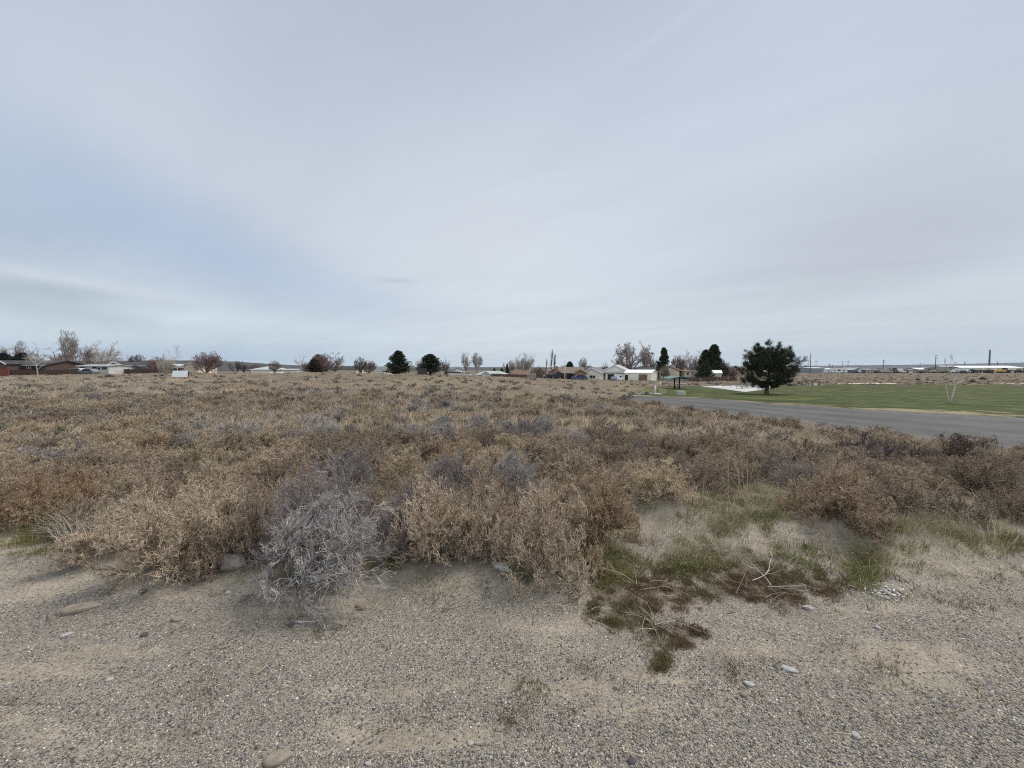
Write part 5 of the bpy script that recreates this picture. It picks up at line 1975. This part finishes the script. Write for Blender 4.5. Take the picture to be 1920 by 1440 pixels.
def vehicle(kind, label, px, D, rz, col, cat=None, group=None, name=None):
    p = on(px, D)
    name = name or {'car': 'parked_car', 'pickup': 'pickup_truck', 'box': 'box_truck', 'home': 'motorhome', 'trailer': 'flatbed_trailer', 'loader': 'loader'}[kind]
    cat = cat or {'car': 'car', 'pickup': 'pickup truck', 'box': 'truck', 'home': 'motorhome', 'trailer': 'trailer', 'loader': 'loader'}[kind]
    root = thing(name, label, cat, (p.x, p.y, p.z), rz, group)
    r = .34
    m = MB()
    if kind == 'car':
        L, Wd = 4.5, 1.75
        m.prism([(-2.2, .3), (2.2, .3), (2.25, .62), (2.1, .82), (1.15, .92), (-1.75, .98), (-2.2, .86), (-2.25, .6)], -Wd / 2, Wd / 2)
        m.prism([(-1.75, .96), (1.1, .90), (.45, 1.42), (-1.1, 1.45)], -Wd / 2 + .12, Wd / 2 - .12)
        gl = MB().prism([(-1.5, .98), (.9, .94), (.38, 1.34), (-1.02, 1.37)], -Wd / 2 + .10, Wd / 2 - .10)
        wx = (-1.35, 1.4)
    elif kind == 'pickup':
        L, Wd, r = 5.4, 1.9, .4
        m.prism([(-2.7, .45), (2.65, .45), (2.7, .85), (2.5, 1.08), (1.3, 1.16), (-2.7, 1.16)], -Wd / 2, Wd / 2)
        m.prism([(-.75, 1.14), (1.25, 1.14), (.65, 1.78), (-.6, 1.82)], -Wd / 2 + .1, Wd / 2 - .1)
        gl = MB().prism([(-.6, 1.18), (1.05, 1.18), (.58, 1.70), (-.5, 1.73)], -Wd / 2 + .08, Wd / 2 - .08)
        wx = (-1.6, 1.75)
    elif kind == 'box':
        L, Wd, r = 7, 2.3, .45
        m.box(-3.5, 1.3, -Wd / 2, Wd / 2, .8, 3.1)
        m.prism([(1.45, .6), (3.4, .6), (3.45, 1.3), (3.0, 1.5), (2.6, 2.3), (1.45, 2.35)], -Wd / 2 + .1, Wd / 2 - .1)
        gl = MB().prism([(2.0, 1.5), (2.85, 1.5), (2.5, 2.15), (2.0, 2.15)], -Wd / 2 + .08, Wd / 2 - .08)
        wx = (-2.2, 2.4)
    elif kind == 'home':
        L, Wd, r = 9, 2.4, .45
        m.prism([(-5, .5), (4.4, .5), (4.6, 1.3), (4.1, 2.1), (4.5, 2.4), (4.3, 3.15), (-5, 3.2)], -Wd / 2, Wd / 2)
        gl = MB().box(-3.6, -2.2, -Wd / 2 - .01, Wd / 2 + .01, 1.6, 2.3).box(-.6, 1.2, -Wd / 2 - .01, Wd / 2 + .01, 1.5, 2.4).box(2.6, 3.4, -Wd / 2 - .01, Wd / 2 + .01, 1.5, 2.1)
        wx = (-2.6, 3.1)
    elif kind == 'trailer':
        L, Wd, r = 12, 2.4, .5
        m.box(-6, 6, -1.2, 1.2, 1.1, 1.35).box(-5.5, 4.5, -1.1, 1.1, 1.36, 2.0).box(5.6, 6, -1.2, 1.2, 1.35, 2.4)
        gl = MB().box(5.0, 5.2, -.9, .9, .2, 1.08)
        wx = (-4.8, -3.6)
    else:
        L, Wd, r = 6, 2.3, .75
        m.box(-2.8, 1.2, -.9, .9, 1.0, 2.0).box(-.8, .9, -.8, .8, 2.0, 2.25).box(-.8, .9, -.8, .8, 3.15, 3.3)
        m.prism([(1.2, 1.2), (3.4, .5), (3.6, .9), (1.3, 1.8)], -.5, .5).box(3.3, 4.1, -1.3, 1.3, .2, 1.2)
        gl = MB().box(-.75, .85, -.75, .75, 2.26, 3.14)
        wx = (-1.9, 1.5)
    m.build('body', M['paint'], root).color = (*col, 1)
    gl.build('windows' if kind != 'trailer' else 'landing_leg', M['glass_dark'], root)
    for x in wx:
        for y in (-Wd / 2 + .1, Wd / 2 - .1):
            w = MB().tube([(x, y - .12, r), (x, y + .12, r)], r, 12).build('wheel', M['rubber'], root)
            MB().tube([(x, y - .125 if y < 0 else y + .125, r), (x, y - .135 if y < 0 else y + .135, r)], r * .5, 8).build('rim', M['metal_grey'], w)
    return root


WHITE, BLACK, SILVER, BLUE, REDC, TANC, YEL = (.75, .75, .73), (.02, .02, .022), (.42, .43, .44), (.05, .08, .16), (.25, .05, .04), (.35, .28, .2), (.62, .36, .07)
vehicle('pickup', 'black pickup truck parked left of the thin pale pole', 1045, 108, .2, BLACK)
vehicle('car', 'silver car parked at the left end of the brick ranch', 1034, 110, .1, SILVER)
vehicle('car', 'dark blue saloon parked before the tan brick garage gable', 1086, 108, math.pi - .1, BLUE)
vehicle('pickup', 'white pickup parked between the cream house and the garage', 1158, 114, .9, WHITE)
vehicle('car', 'blue grey car nose on beside the white pickup', 1151, 113, 1.3, (.12, .16, .22))
vehicle('car', 'silver car under the trees left of the long carport', 149, 96, .1, SILVER)
vehicle('car', 'grey car in front of the middle of the long carport', 166, 95, math.pi, (.2, .21, .22))
vehicle('home', 'white motorhome in front of the white warehouse', 1571, 245, math.pi, WHITE)
vehicle('home', 'second white motorhome, left of the first one', 1559.5, 250, math.pi, WHITE)
g = np.random.default_rng(90)
YARD = [('pickup', 1615, WHITE, 'white pickup right of the blue grey lean to'), ('car', 1607, BLACK, 'black car against the blue grey lean to'), ('box', 1624, WHITE, 'white truck between the lean to and the scrap yard'),
        ('trailer', 1633, (.12, .12, .13), 'long dark flatbed trailer at the left of the scrap yard'), ('loader', 1650, REDC, 'rusty red loader in the scrap yard, the left one'),
        ('box', 1660, (.45, .38, .34), 'pinkish grey truck at the foot of the tall scrap yard pole'), ('loader', 1668, (.5, .4, .34), 'pale loader in the middle of the scrap yard'), ('loader', 1677, (.15, .12, .11), 'dark loader at the right of the scrap yard'),
        ('box', 1685, WHITE, 'white truck at the right end of the scrap yard'), ('trailer', 1718, (.30, .22, .17), 'rusty trailer right of the white box store'), ('car', 1727, BLACK, 'black car right of the rusty trailer'),
        ('pickup', 1739, (.28, .24, .2), 'brown pickup left of the tall pole by the young tree'), ('trailer', 1747, (.6, .6, .56), 'pale loaded trailer under the tall pole by the young tree'), ('box', 1762, TANC, 'tan truck left of the young tree top'),
        ('car', 1772, (.1, .08, .08), 'dark car seen through the young tree'), ('pickup', 1787, SILVER, 'silver pickup below the dark office'), ('box', 1797, WHITE, 'white truck below the right end of the dark office'),
        ('pickup', 1806, BLACK, 'black pickup, first in the row before the works'), ('box', 1812, WHITE, 'white truck, second in the row before the works'), ('box', 1822, (.65, .66, .66), 'pale truck right of the second in the row before the works'),
        ('pickup', 1830, BLACK, 'black pickup left of the long dark trailer'), ('trailer', 1842, (.06, .06, .07), 'long dark trailer before the works'), ('trailer', 1864, YEL, 'long yellow orange trailer before the works'),
        ('pickup', 1853, (.12, .06, .05), 'dark red pickup between the dark and the yellow trailers'), ('loader', 1884, BLACK, 'black loader right of the yellow trailer'), ('trailer', 1895, (.2, .17, .15), 'brown trailer below the cream wall panel'),
        ('pickup', 1912, BLACK, 'black pickup at the right edge of the frame')]
for i, (k, px, c, lab) in enumerate(YARD):
    vehicle(k, lab, px, 250 + g.uniform(-6, 4), (math.pi if g.random() < .5 else 0) + g.uniform(-.2, .2), c, group='vehicles in the yards on the right skyline')


# pipe rail frame and low slab at the back of the lawn
def rail_frame():
    D = at(1520, 722.5).y
    root = thing('pipe_railing', 'dark pipe railing of four uprights at the back of the lawn', 'railing', on(1520, D))
    s = D / 720 / cp
    z1 = 8.2 * s
    for px in (1503.5, 1510.5, 1523.5, 1537):
        x = (px - 1520) * s
        MB().tube([(x, 0, -.1), (x, 0, z1)], .06, 6).build('post', M['steel_dark'], root)
    m = MB()
    for z in (z1, z1 * .52):
        m.tube([((1503.5 - 1520) * s, .07, z), ((1537 - 1520) * s, .07, z)], .045, 6)
    m.build('rail', M['steel_dark'], root)


rail_frame()


def block(name, label, cat, px, py, w, h, d, mat, rz=0):
    p = at(px, py)
    m = MB().prism([(-w / 2, -.1), (w / 2, -.1), (w / 2 * .94, h * .8), (w / 2 * .85, h), (-w / 2 * .85, h), (-w / 2 * .96, h * .75)], -d / 2, d / 2)
    o = m.build(name, M[mat])
    o.location = p
    o.rotation_euler = (0, 0, rz)
    return tag(o, label, cat)


block('tarpaulin_mound', 'low dark covered mound at the back of the lawn right of the pine', 'mound', 1484, 723, 1.6, .30, 1.0, 'steel_dark')
block('white_bin', 'small white bin by the pipe railing', 'bin', 1529, 722.8, .45, .42, .4, 'board_white')
block('playground_border', 'pinkish playground border seen under the pine, left part', 'border', 1424, 727, 2.2, .28, 1.2, 'pink_edge', .2)
block('playground_border', 'pinkish playground border seen right of the pine trunk', 'border', 1450, 726, 2.0, .24, 1.0, 'pink_edge', -.1)
block('white_drum', 'white drum against the dark fence under the short spruce', 'drum', 1311.5, 714.5, .6, .9, .5, 'board_white')
block('white_drum', 'greyer drum right of the white one by the dark fence', 'drum', 1320, 714.5, .8, .75, .5, 'metal_grey')


# ------------------------------------------------------------------ lumps further out, stones, sticks
far2_t = [weed(seed=450 + i, R=.5, hgt=.5, n=(8, 5, 4), rad=6.5, curl=.3) for i in range(3)]


def lump_cols(X, Y, g):
    u = g.uniform(0, 1, (len(X), 1))
    c = np.where(u < .35, np.array([BROWN]), np.where(u < .5, np.array([(.25, .20, .16)]), np.where(u < .85, np.array([SAGE]), np.array([(.40, .36, .31)]))))
    return c * g.uniform(.75, 1.15, (len(X), 1))


mass('far_scrub', 'low brown and grey scrub lumps dotted to the far side of the field', far2_t, 1500, 18, 240, 35, .5, 1.25, colf=lambda X, Y, g: lump_cols(X, Y, g) * 1.2, mat='twig')

mass('scrub_flat', 'dull brown scrub on the flat between the lawn and the yards', far2_t, 1700, 84, 265, 36, .5, 1.1, half=1.5, colf=lambda X, Y, g: np.array((.27, .215, .175)) * g.uniform(.75, 1.2, (len(X), 1)), mat='twig',
     dens=lambda X, Y, px, py: (px > 1180) * 1.0)
YG = [blades(np.random.default_rng(680 + i), 16, .42, .014, .22, lean=.7) for i in range(3)]
patch('pale_grass', 'pale yellow bunch grass round the end of the road', YG, 9000, 30, 60, 46,
      lambda X, Y, px, py: .9 * np.exp(-((px - 1195) / 45) ** 2 - ((py - 731) / 9) ** 2) + .6 * np.exp(-((px - 1165) / 40) ** 2 - ((py - 720) / 5) ** 2), .6, 1.2,
      lambda X, Y, g: np.array((.58, .49, .33)) * g.uniform(.75, 1.2, (len(X), 1)))
SAGE_T = [weed_mesh('sagebrush', seed=470 + i, R=.5, hgt=.42, n=(16, 7, 6, 4), rad=2.6, curl=.22) for i in range(3)]
LUMPS = [(540, 758, 44, 17, (.24, .19, .14), 'brown rounded shrub left of centre in the middle of the field'), (648, 757, 40, 15, (.33, .30, .26), 'grey shrub joined to a brown one left of centre'),
         (672, 759, 38, 16, (.22, .17, .12), 'dark brown shrub joined to the right of the grey one'), (793, 753, 22, 12, (.20, .15, .11), 'small dark brown shrub near the centre of the field'),
         (767, 757, 16, 8, (.26, .2, .15), 'tiny brown shrub left of the small dark one near the centre'), (833, 770, 34, 22, (.23, .22, .19), 'dark grey open shrub just left of the centre line'),
         (1033, 762, 26, 17, (.17, .15, .14), 'dark round tumbleweed lying on the field right of centre'), (240, 768, 40, 16, (.36, .34, .31), 'grey sagebrush mound in the left of the field'),
         (205, 762, 44, 12, (.36, .32, .27), 'pale low mound left of the grey sagebrush mound'), (318, 745, 26, 10, (.33, .30, .26), 'small grey mound below the white sign'),
         (117, 734, 30, 10, (.36, .34, .31), 'grey sagebrush mound on the left near the brick house'), (62, 728, 34, 10, (.38, .36, .33), 'low grey sagebrush at the far left of the field'),
         (205, 707, 22, 7, (.36, .35, .32), 'small grey sagebrush below the grey gabled house'), (282, 700, 24, 10, (.17, .14, .13), 'dark purple brown shrub left of the white sign'),
         (18, 702, 40, 6, (.30, .29, .27), 'grey sagebrush line before the red fence, left part'), (593, 710, 8, 5, (.12, .10, .09), 'tiny dark shrub on the slope below the small conifers'),
         (900, 757, 20, 9, (.24, .2, .16), 'small brown shrub right of the dark grey open one'), (950, 765, 26, 12, (.25, .2, .15), 'brown shrub between the open one and the dark round one'),
         (165, 790, 60, 20, (.33, .30, .28), 'broad lilac grey sagebrush in the left of the field'), (338, 772, 44, 14, (.32, .22, .15), 'rusty low shrub below the small grey mound'),
         (1843, 712, 14, 6, (.19, .15, .14), 'dark shrub on the scrub right of the young tree'), (1823, 716, 12, 5, (.2, .16, .15), 'smaller dark shrub left of the one right of the young tree'),
         (1722, 713, 12, 4, (.22, .18, .16), 'dark shrub on the scrub left of the young tree')]
for (x, y, w, h, c, lab) in LUMPS:
    p = at(x, y)
    k = p.y / 720
    o = put_weed(SAGE_T[rng0.integers(0, 3)], p, w * k, h * k, None, c, lab, name='shrub', group='shrubs dotted over the field', cat='shrub')
    o.scale = (w * k, w * k * .8, h * k / .42)
g = np.random.default_rng(55)
cnt = 0
while cnt < 46:
    Y = math.exp(g.uniform(math.log(24), math.log(95)))
    X = g.uniform(-1.35, .35) * Y
    z = float(H(X, Y))
    px, py = proj(X, Y, z)
    if not veg_ok(px, py, 0) or px < -20:
        continue
    w = g.uniform(.7, 1.5)
    put_weed(SAGE_T[cnt % 3], Vector((X, Y, z)), w, w * g.uniform(.3, .5), w * .9, tuple(np.array(SAGE if g.random() < .65 else (.22, .17, .14)) * g.uniform(.85, 1.15)),
             'low grey or brown sagebrush mound among the dry grass of the field', name='shrub', group='low sagebrush mounds', cat='shrub')
    cnt += 1


def rock_mesh(seed, amp=.25):
    import bmesh
    bm = bmesh.new()
    bmesh.ops.create_icosphere(bm, subdivisions=4, radius=1)
    g = np.random.default_rng(seed)
    cuts = [(Vector(g.normal(0, 1, 3)).normalized(), g.uniform(.55, .9)) for _ in range(9)]
    for v in bm.verts:
        c = v.co.copy()
        for n, d in cuts:
            e = c.dot(n) - d
            if e > 0:
                c -= n * e * .85
        k = 1 + amp * .35 * (float(fbm(c.x * 3 + 9, c.y * 3 + c.z * 2.3, seed, 4)) - .5) + amp * .15 * (float(fbm(c.x * 11, c.y * 9 + c.z * 13, seed + 1, 3)) - .5)
        v.co = c * k
    me = bpy.data.meshes.new('rock')
    bm.to_mesh(me)
    bm.free()
    for p in me.polygons:
        p.use_smooth = True
    return me


def stone_mat(name, a, b, sc=14):
    m = bpy.data.materials.new(name)
    m.use_nodes = True
    t = NT(m.node_tree)
    out = t.n('ShaderNodeOutputMaterial')
    bs = t.n('ShaderNodeBsdfPrincipled', inp={'Roughness': .9, 'Specular IOR Level': .25})
    t.t.links.new(bs.outputs[0], out.inputs[0])
    P = t.n('ShaderNodeTexCoord').outputs['Object']
    n = t.noise(P, sc * .12, 6, .7, .4)
    n2 = t.noise(P, sc * .8, 4, .7)
    t.set(bs.inputs['Base Color'], t.mix(t.mr(n2, .35, .75, 0, .5), t.mix(t.mr(n, .35, .65), a, b), tuple(x * .55 for x in a)))
    t.set(bs.inputs['Normal'], t.n('ShaderNodeBump', inp={'Strength': .7, 'Distance': .03, 'Height': n2}).outputs[0])
    M[name] = m


stone_mat('stone_grey', (.36, .33, .29), (.50, .47, .42))
stone_mat('stone_white', (.60, .58, .54), (.80, .79, .77))
stone_mat('stone_dark', (.12, .115, .12), (.19, .18, .18))
stone_mat('stone_tan', (.38, .32, .24), (.52, .45, .36))
ROCKM = [rock_mesh(i) for i in (1, 2, 3, 4)]
ROCKS = [(433, 1060, 47, 26, .7, 'stone_grey', 'flat grey stone lying behind the front bushes at the left', 0), (942, 1068, 34, 16, .6, 'stone_white', 'small white stone at the foot of the tan tumbleweeds', -.6),
         (155, 1143, 38, 13, .35, 'stone_tan', 'long pale chip of rock on the gravel at the left', .5), (677, 1142, 11, 15, .8, 'stone_tan', 'little upright tan stone right of the whitish tumbleweed', 1.4),
         (332, 1163, 16, 8, .6, 'stone_tan', 'small tan stone on the gravel below the leaning tumbleweed', .2), (272, 1192, 10, 6, .7, 'stone_dark', 'small dark stone with a white cap on the left gravel', .1),
         (269, 1110, 10, 7, .7, 'stone_dark', 'dark stone at the lower edge of the leaning tumbleweed', .3), (427, 1113, 8, 6, .8, 'stone_white', 'white pebble below the flat grey stone', .3),
         (545, 1174, 9, 7, .8, 'stone_dark', 'small round dark stone left of the middle on the gravel', .2), (126, 1192, 11, 5, .5, 'stone_white', 'white flake near the left edge of the gravel', .8),
         (1406, 1285, 15, 7, .6, 'stone_white', 'white flat pebble on the gravel right of centre', -.2), (1478, 1257, 22, 7, .4, 'stone_white', 'long white flake on the gravel right of centre', -.4),
         (1515, 1141, 17, 7, .5, 'stone_white', 'white chip at the lower edge of the moss carpet', .1), (1395, 1303, 10, 7, .6, 'stone_tan', 'small tan pebble below the white flat one', .4),
         (524, 1424, 34, 16, .5, 'stone_tan', 'flat tan stone half buried at the bottom of the picture', .5), (205, 1277, 8, 5, .6, 'stone_white', 'small pale pebble on the lower left gravel', .5),
         (1645, 1179, 8, 5, .6, 'stone_white', 'white pebble on the right hand slope', 0), (1606, 1381, 10, 7, .6, 'stone_white', 'pale pebble near the lower right', .4),
         (883, 1395, 9, 6, .6, 'stone_white', 'white pebble near the bottom at the middle', .4), (1195, 1065, 10, 6, .6, 'stone_tan', 'reddish tan pebble in the green grass patch', .4),
         (690, 1433, 10, 5, .6, 'stone_white', 'white pebble at the very bottom left of the middle', .1), (1185, 1430, 12, 8, .6, 'stone_dark', 'dark pebble at the very bottom right of the middle', .1)]
for i, (x, y, w, h, fl, mt_, lab, rz) in enumerate(ROCKS):
    p = at(x, y)
    k = (p - Vector((0, 0, EYE))).length / math.hypot(720, 0) * .96
    o = bpy.data.objects.new('stone', ROCKM[i % 4].copy())
    COL.objects.link(o)
    o.data.materials.append(M[mt_])
    a, b = w * k / 2, max(h * k / 2, .004)
    o.scale = (a * 1.05, max(b * 1.3, a * .45), b * .9)
    o.location = (p.x, p.y, p.z + b * .35)
    o.rotation_euler = (.1, .06, rz)
    tag(o, lab, 'stone')
# stones along the end of the road
for i, (x, y, w, h, c) in enumerate([(1171, 741.5, 9, 5, 'stone_grey'), (1182, 741, 8, 6, 'stone_dark'), (1189, 740, 5, 6, 'stone_dark'), (1198, 740.5, 8, 4, 'stone_grey'), (1213, 740, 7, 7, 'stone_dark'), (1220, 740, 8, 5, 'stone_grey'), (1232, 740.5, 18, 5, 'stone_grey'), (1203, 738, 6, 4, 'stone_tan')]):
    p = at(x, y)
    k = p.y / 720
    o = bpy.data.objects.new('boulder', ROCKM[i % 4].copy())
    COL.objects.link(o)
    o.data.materials.append(M[c])
    o.scale = (w * k / 2, w * k / 2.4, h * k * .62)
    o.location = (p.x, p.y, p.z + h * k * .25)
    tag(o, 'one of the rough stones lined up where the road ends', 'stone', 'stones lined up at the end of the road')


def rubble():
    """crumpled pale lump on the slope"""
    p = at(1662, 1112)
    g = np.random.default_rng(8)
    n = 60
    q = np.stack([g.normal(0, .075, n), g.normal(0, .045, n), np.abs(g.normal(0, .012, n))], -1)
    r = g.uniform(.004, .011, n)
    V, F, C = merge_instances(pebs, q, g.uniform(0, 6, n), np.stack([r * g.uniform(1, 2.4, n), r, r * .7], -1), np.ones((n, 3)) * g.uniform(.4, .75, (n, 1)) * np.array([1, .98, .94]), g.integers(0, 6, n))
    o = new_obj('crumbled_bark', np_mesh('crumbled_bark', V, F, M['stone'], C))
    o.color = (1, 1, 1, 1)
    o.location = p
    tag(o, 'crumbled whitish flakes heaped on the sand of the right slope', 'bark flakes')


rubble()


def sticks(name, label, px, py, seed, spread, n0, L0, colr, r0=.004, flat=.25, cat='dead branch'):
    p = at(px, py)
    g = np.random.default_rng(seed)
    az = g.uniform(0, 6.28, n0)
    D = np.stack([np.cos(az), np.sin(az) * .7, g.uniform(.05, flat, n0)], -1)
    P0 = np.stack([g.normal(0, spread, n0), g.normal(0, spread * .5, n0), g.uniform(.005, .03, n0)], -1)
    P = paths(g, P0, D, g.uniform(.5, 1.2, n0) * L0, 6, .16, -.02)
    R = np.full(n0, r0)[:, None] * np.linspace(1, .5, 6)[None]
    P2, R2, L2 = branch(g, P, R, np.full(n0, L0), 4, .5, .5, .2, 1., 5, .18, .02, .6, r0 * .35)
    P3, R3, L3 = branch(g, P2, R2, L2, 2, .5, .5, .3, 1., 4, .18, .02, .6, r0 * .28)
    for q in (P, P2, P3):
        q[..., 2] = np.clip(q[..., 2], .004, .16)
        q[..., 2] += H(q[..., 0] + p.x, q[..., 1] + p.y) - p.z
    V, F, C = merge([tree_mesh('s', P, R, g, 5), tree_mesh('s', P2, R2, g, 3), tree_mesh('s', P3, R3, g, 3)])
    o = new_obj(name, np_mesh(name, V, F, M['twig'], C))
    o.color = (*colr, 1)
    o.location = p
    tag(o, label, cat)


sticks('dead_branch', 'bleached white forked branch lying on the moss carpet', 1450, 1105, 3, .05, 3, .30, (.56, .51, .45), .0038, .2)
sticks('dead_branch', 'tangle of dry brown sticks under the bleached branch', 1460, 1120, 4, .16, 9, .28, (.30, .24, .18), .002)
sticks('dead_branch', 'fan of pale sticks on the lower moss patch', 1240, 1172, 5, .08, 8, .26, (.40, .33, .26), .0022)
sticks('dead_branch', 'loose grey sticks on the sand between the moss patches', 1330, 1180, 6, .14, 7, .24, (.36, .29, .22), .002)
sticks('dead_branch', 'thin straw stems across the green grass patch', 1230, 1095, 7, .12, 8, .26, (.46, .39, .27), .0018, .6)
sticks('dead_branch', 'thin stems lying beside the tan stone at the left', 120, 1150, 8, .10, 5, .22, (.34, .28, .22), .002)
sticks('dead_branch', 'bare crooked root stem left of the whitish tumbleweed', 540, 1095, 9, .03, 4, .22, (.50, .46, .42), .0045, .7)
sticks('dead_branch', 'straw stems on the sand right of the front tumbleweeds', 1110, 1150, 10, .10, 5, .26, (.42, .35, .26), .0018)


def stalks(px, py, n, hgt, seed, label, spread=.12, colr=(.46, .38, .27)):
    p = at(px, py)
    g = np.random.default_rng(seed)
    P0 = np.stack([g.normal(0, spread, n), g.normal(0, spread, n), np.full(n, -.02)], -1)
    D = np.stack([g.normal(0, .12, n), g.normal(0, .12, n), np.ones(n)], -1)
    P = paths(g, P0, D, g.uniform(.6, 1.1, n) * hgt, 7, .04, .03)
    R = np.full(n, .0032)[:, None] * np.linspace(1, .5, 7)[None]
    P2, R2, L2 = branch(g, P, R, np.full(n, .25), 4, .5, .35, .65, 1., 3, .1, .1, .6, .0016)
    V, F, C = merge([tree_mesh('s', P, R, g, 4), tree_mesh('s', P2, R2, g, 3)])
    o = new_obj('dry_stalks', np_mesh('dry_stalks', V, F, M['twig'], C))
    o.color = (*colr, 1)
    o.location = p
    tag(o, label, 'dry stalks')


stalks(1385, 935, 9, .55, 1, 'tall thin straw coloured stalks rising above the weedy sward')
stalks(1455, 850, 6, .5, 2, 'few thin stalks standing beside the brush right of centre')
stalks(1100, 870, 5, .5, 3, 'single thin stalks in the grey brush behind the pale yellow tumbleweed')


def litter():
    g = np.random.default_rng(66)
    n = 9000
    Y = 1 / g.uniform(1 / 6.0, 1 / 1.5, n)
    X = g.uniform(-1.45, 1.45, n) * (Y + .1)
    Z = H(X, Y)
    px, py = proj(X, Y, Z)
    ed = pl(px, VEG_EDGE)
    d = .05 + .9 * np.exp(-((py - ed - 5) / 45.0) ** 2) + .55 * np.exp(-((px - 1380) / 260) ** 2 - ((py - 1120) / 90) ** 2)
    ok = (g.uniform(0, 1, n) < d) & (py > ed - 60)
    X, Y, Z = X[ok], Y[ok], Z[ok]
    m = len(X)
    az = g.uniform(0, 6.28, m)
    D = np.stack([np.cos(az), np.sin(az), g.uniform(-.02, .25, m)], -1)
    P = paths(g, np.stack([X, Y, Z + .004], -1), D, g.uniform(.02, .13, m), 4, .22, 0)
    P[..., 2] = np.maximum(P[..., 2], H(P[..., 0], P[..., 1]) + .002)
    R = g.uniform(.0007, .0016, m)[:, None] * np.ones((1, 4))
    V, F = tubes(P, R, 3)
    c = np.repeat(np.where(g.uniform(0, 1, (m, 1)) < .5, np.array([(.46, .39, .29)]), np.array([(.22, .17, .13)])) * g.uniform(.7, 1.3, (m, 1)), 12, axis=0)
    o = new_obj('twig_litter', np_mesh('twig_litter', V, F, M['twig'], c))
    o.color = (1, 1, 1, 1)
    tag(o, 'broken twigs and straw littering the sand', kind='stuff')


litter()

plain('path_sand', (.52, .44, .33), .95, .15, 1.5)
for (c0, c1, y0, y1, lab) in ((1560, 1690, 721.2, 718.8, 'pale strip of bare sand at the back of the lawn'), (1862, 2050, 721.6, 719.6, 'pale sandy track at the back right of the lawn')):
    draped('path', list(np.linspace(c0, c1, 30)), lambda p, a=y0, b=y1, c=c0, d=c1: (a + b) / 2 + (a - b) / 2 * math.sin(math.pi * min(max((p - c) / (d - c), .04), .96)) ** .5,
           lambda p, a=y0, b=y1, c=c0, d=c1: (a + b) / 2 - (a - b) / 2 * math.sin(math.pi * min(max((p - c) / (d - c), .04), .96)) ** .5, M['path_sand'], .10, 8, .5, label=lab)
# ------------------------------------------------------------------ hills
def hills(name, prof, r0, r1, mat, label):
    xs = np.linspace(prof[0][0], prof[-1][0], 260)
    V = []
    nr = 12
    for px in xs:
        d = ray(px, 690)
        d = d / np.linalg.norm(d[:2])
        top = np.interp(px, [p[0] for p in prof], [p[1] for p in prof])
        top += 1.0 * (fbm(px / 14.0, 3.3, 7, 4) - .5)
        for k in range(nr + 1):
            t = k / nr
            r = r0 + (r1 - r0) * t
            hc = max(690 - top, 0) / 720 * r * math.cos(math.atan2(d[0], d[1]))
            z = -8 + (EYE + hc + 8) * math.sin(min(t * 1.25, 1.0) * math.pi / 2) * (1 + .03 * float(fbm(px / 9.0, t * 6, 9, 3) - .5) * (k < nr))
            V.append((d[0] * r, d[1] * r, z))
    n = nr + 1
    idx = np.arange(len(V)).reshape(-1, n)
    F = np.stack([idx[:-1, :-1], idx[1:, :-1], idx[1:, 1:], idx[:-1, 1:]], -1).reshape(-1, 4)
    me = np_mesh(name, np.array(V), F, M[mat], None, smooth=True)
    tag(new_obj(name, me), label, kind='structure')


plain('hill_near', (.060, .058, .058), .95, .35, .02)
plain('hill_far', (.06, .07, .08), .95, .3, .004)
plain('hill_tan', (.24, .20, .16), .95, .3, .02)
hills('hills', [(-700, 676), (0, 677), (180, 676.5), (320, 675.5), (400, 676.5), (450, 678.5), (500, 682), (560, 685), (620, 687), (700, 688), (860, 689), (960, 691)], 1100, 1700, 'hill_near', 'low dark ridge behind the houses at the left')
hills('hills', [(1180, 690.5), (1340, 688.5), (1420, 688), (1480, 689.5), (1600, 691)], 420, 700, 'hill_tan', 'low brown rise between the houses and the park pine')
hills('hills', [(700, 690), (900, 688), (1100, 689), (1400, 687), (1510, 686), (1640, 684.5), (1780, 683), (1860, 681), (1920, 679.5), (2400, 678), (3000, 678)], 3600, 5200, 'hill_far', 'far blue plateau along the right horizon')


def haze():
    m = bpy.data.materials.new('haze')
    m.use_nodes = True
    t = NT(m.node_tree)
    out = t.n('ShaderNodeOutputMaterial')
    v = t.n('ShaderNodeVolumePrincipled')
    v.inputs['Color'].default_value = (.66, .80, 1.0, 1)
    v.inputs['Density'].default_value = HAZE
    v.inputs['Anisotropy'].default_value = .2
    t.t.links.new(v.outputs[0], out.inputs[1])
    MB().box(-5600, 5600, -5600, 5600, -14, 120).build('haze', m)
    o = bpy.data.objects['haze']
    tag(o, 'thin blue air over the distant plateau', kind='stuff')


HAZE = 4.0e-5
haze()
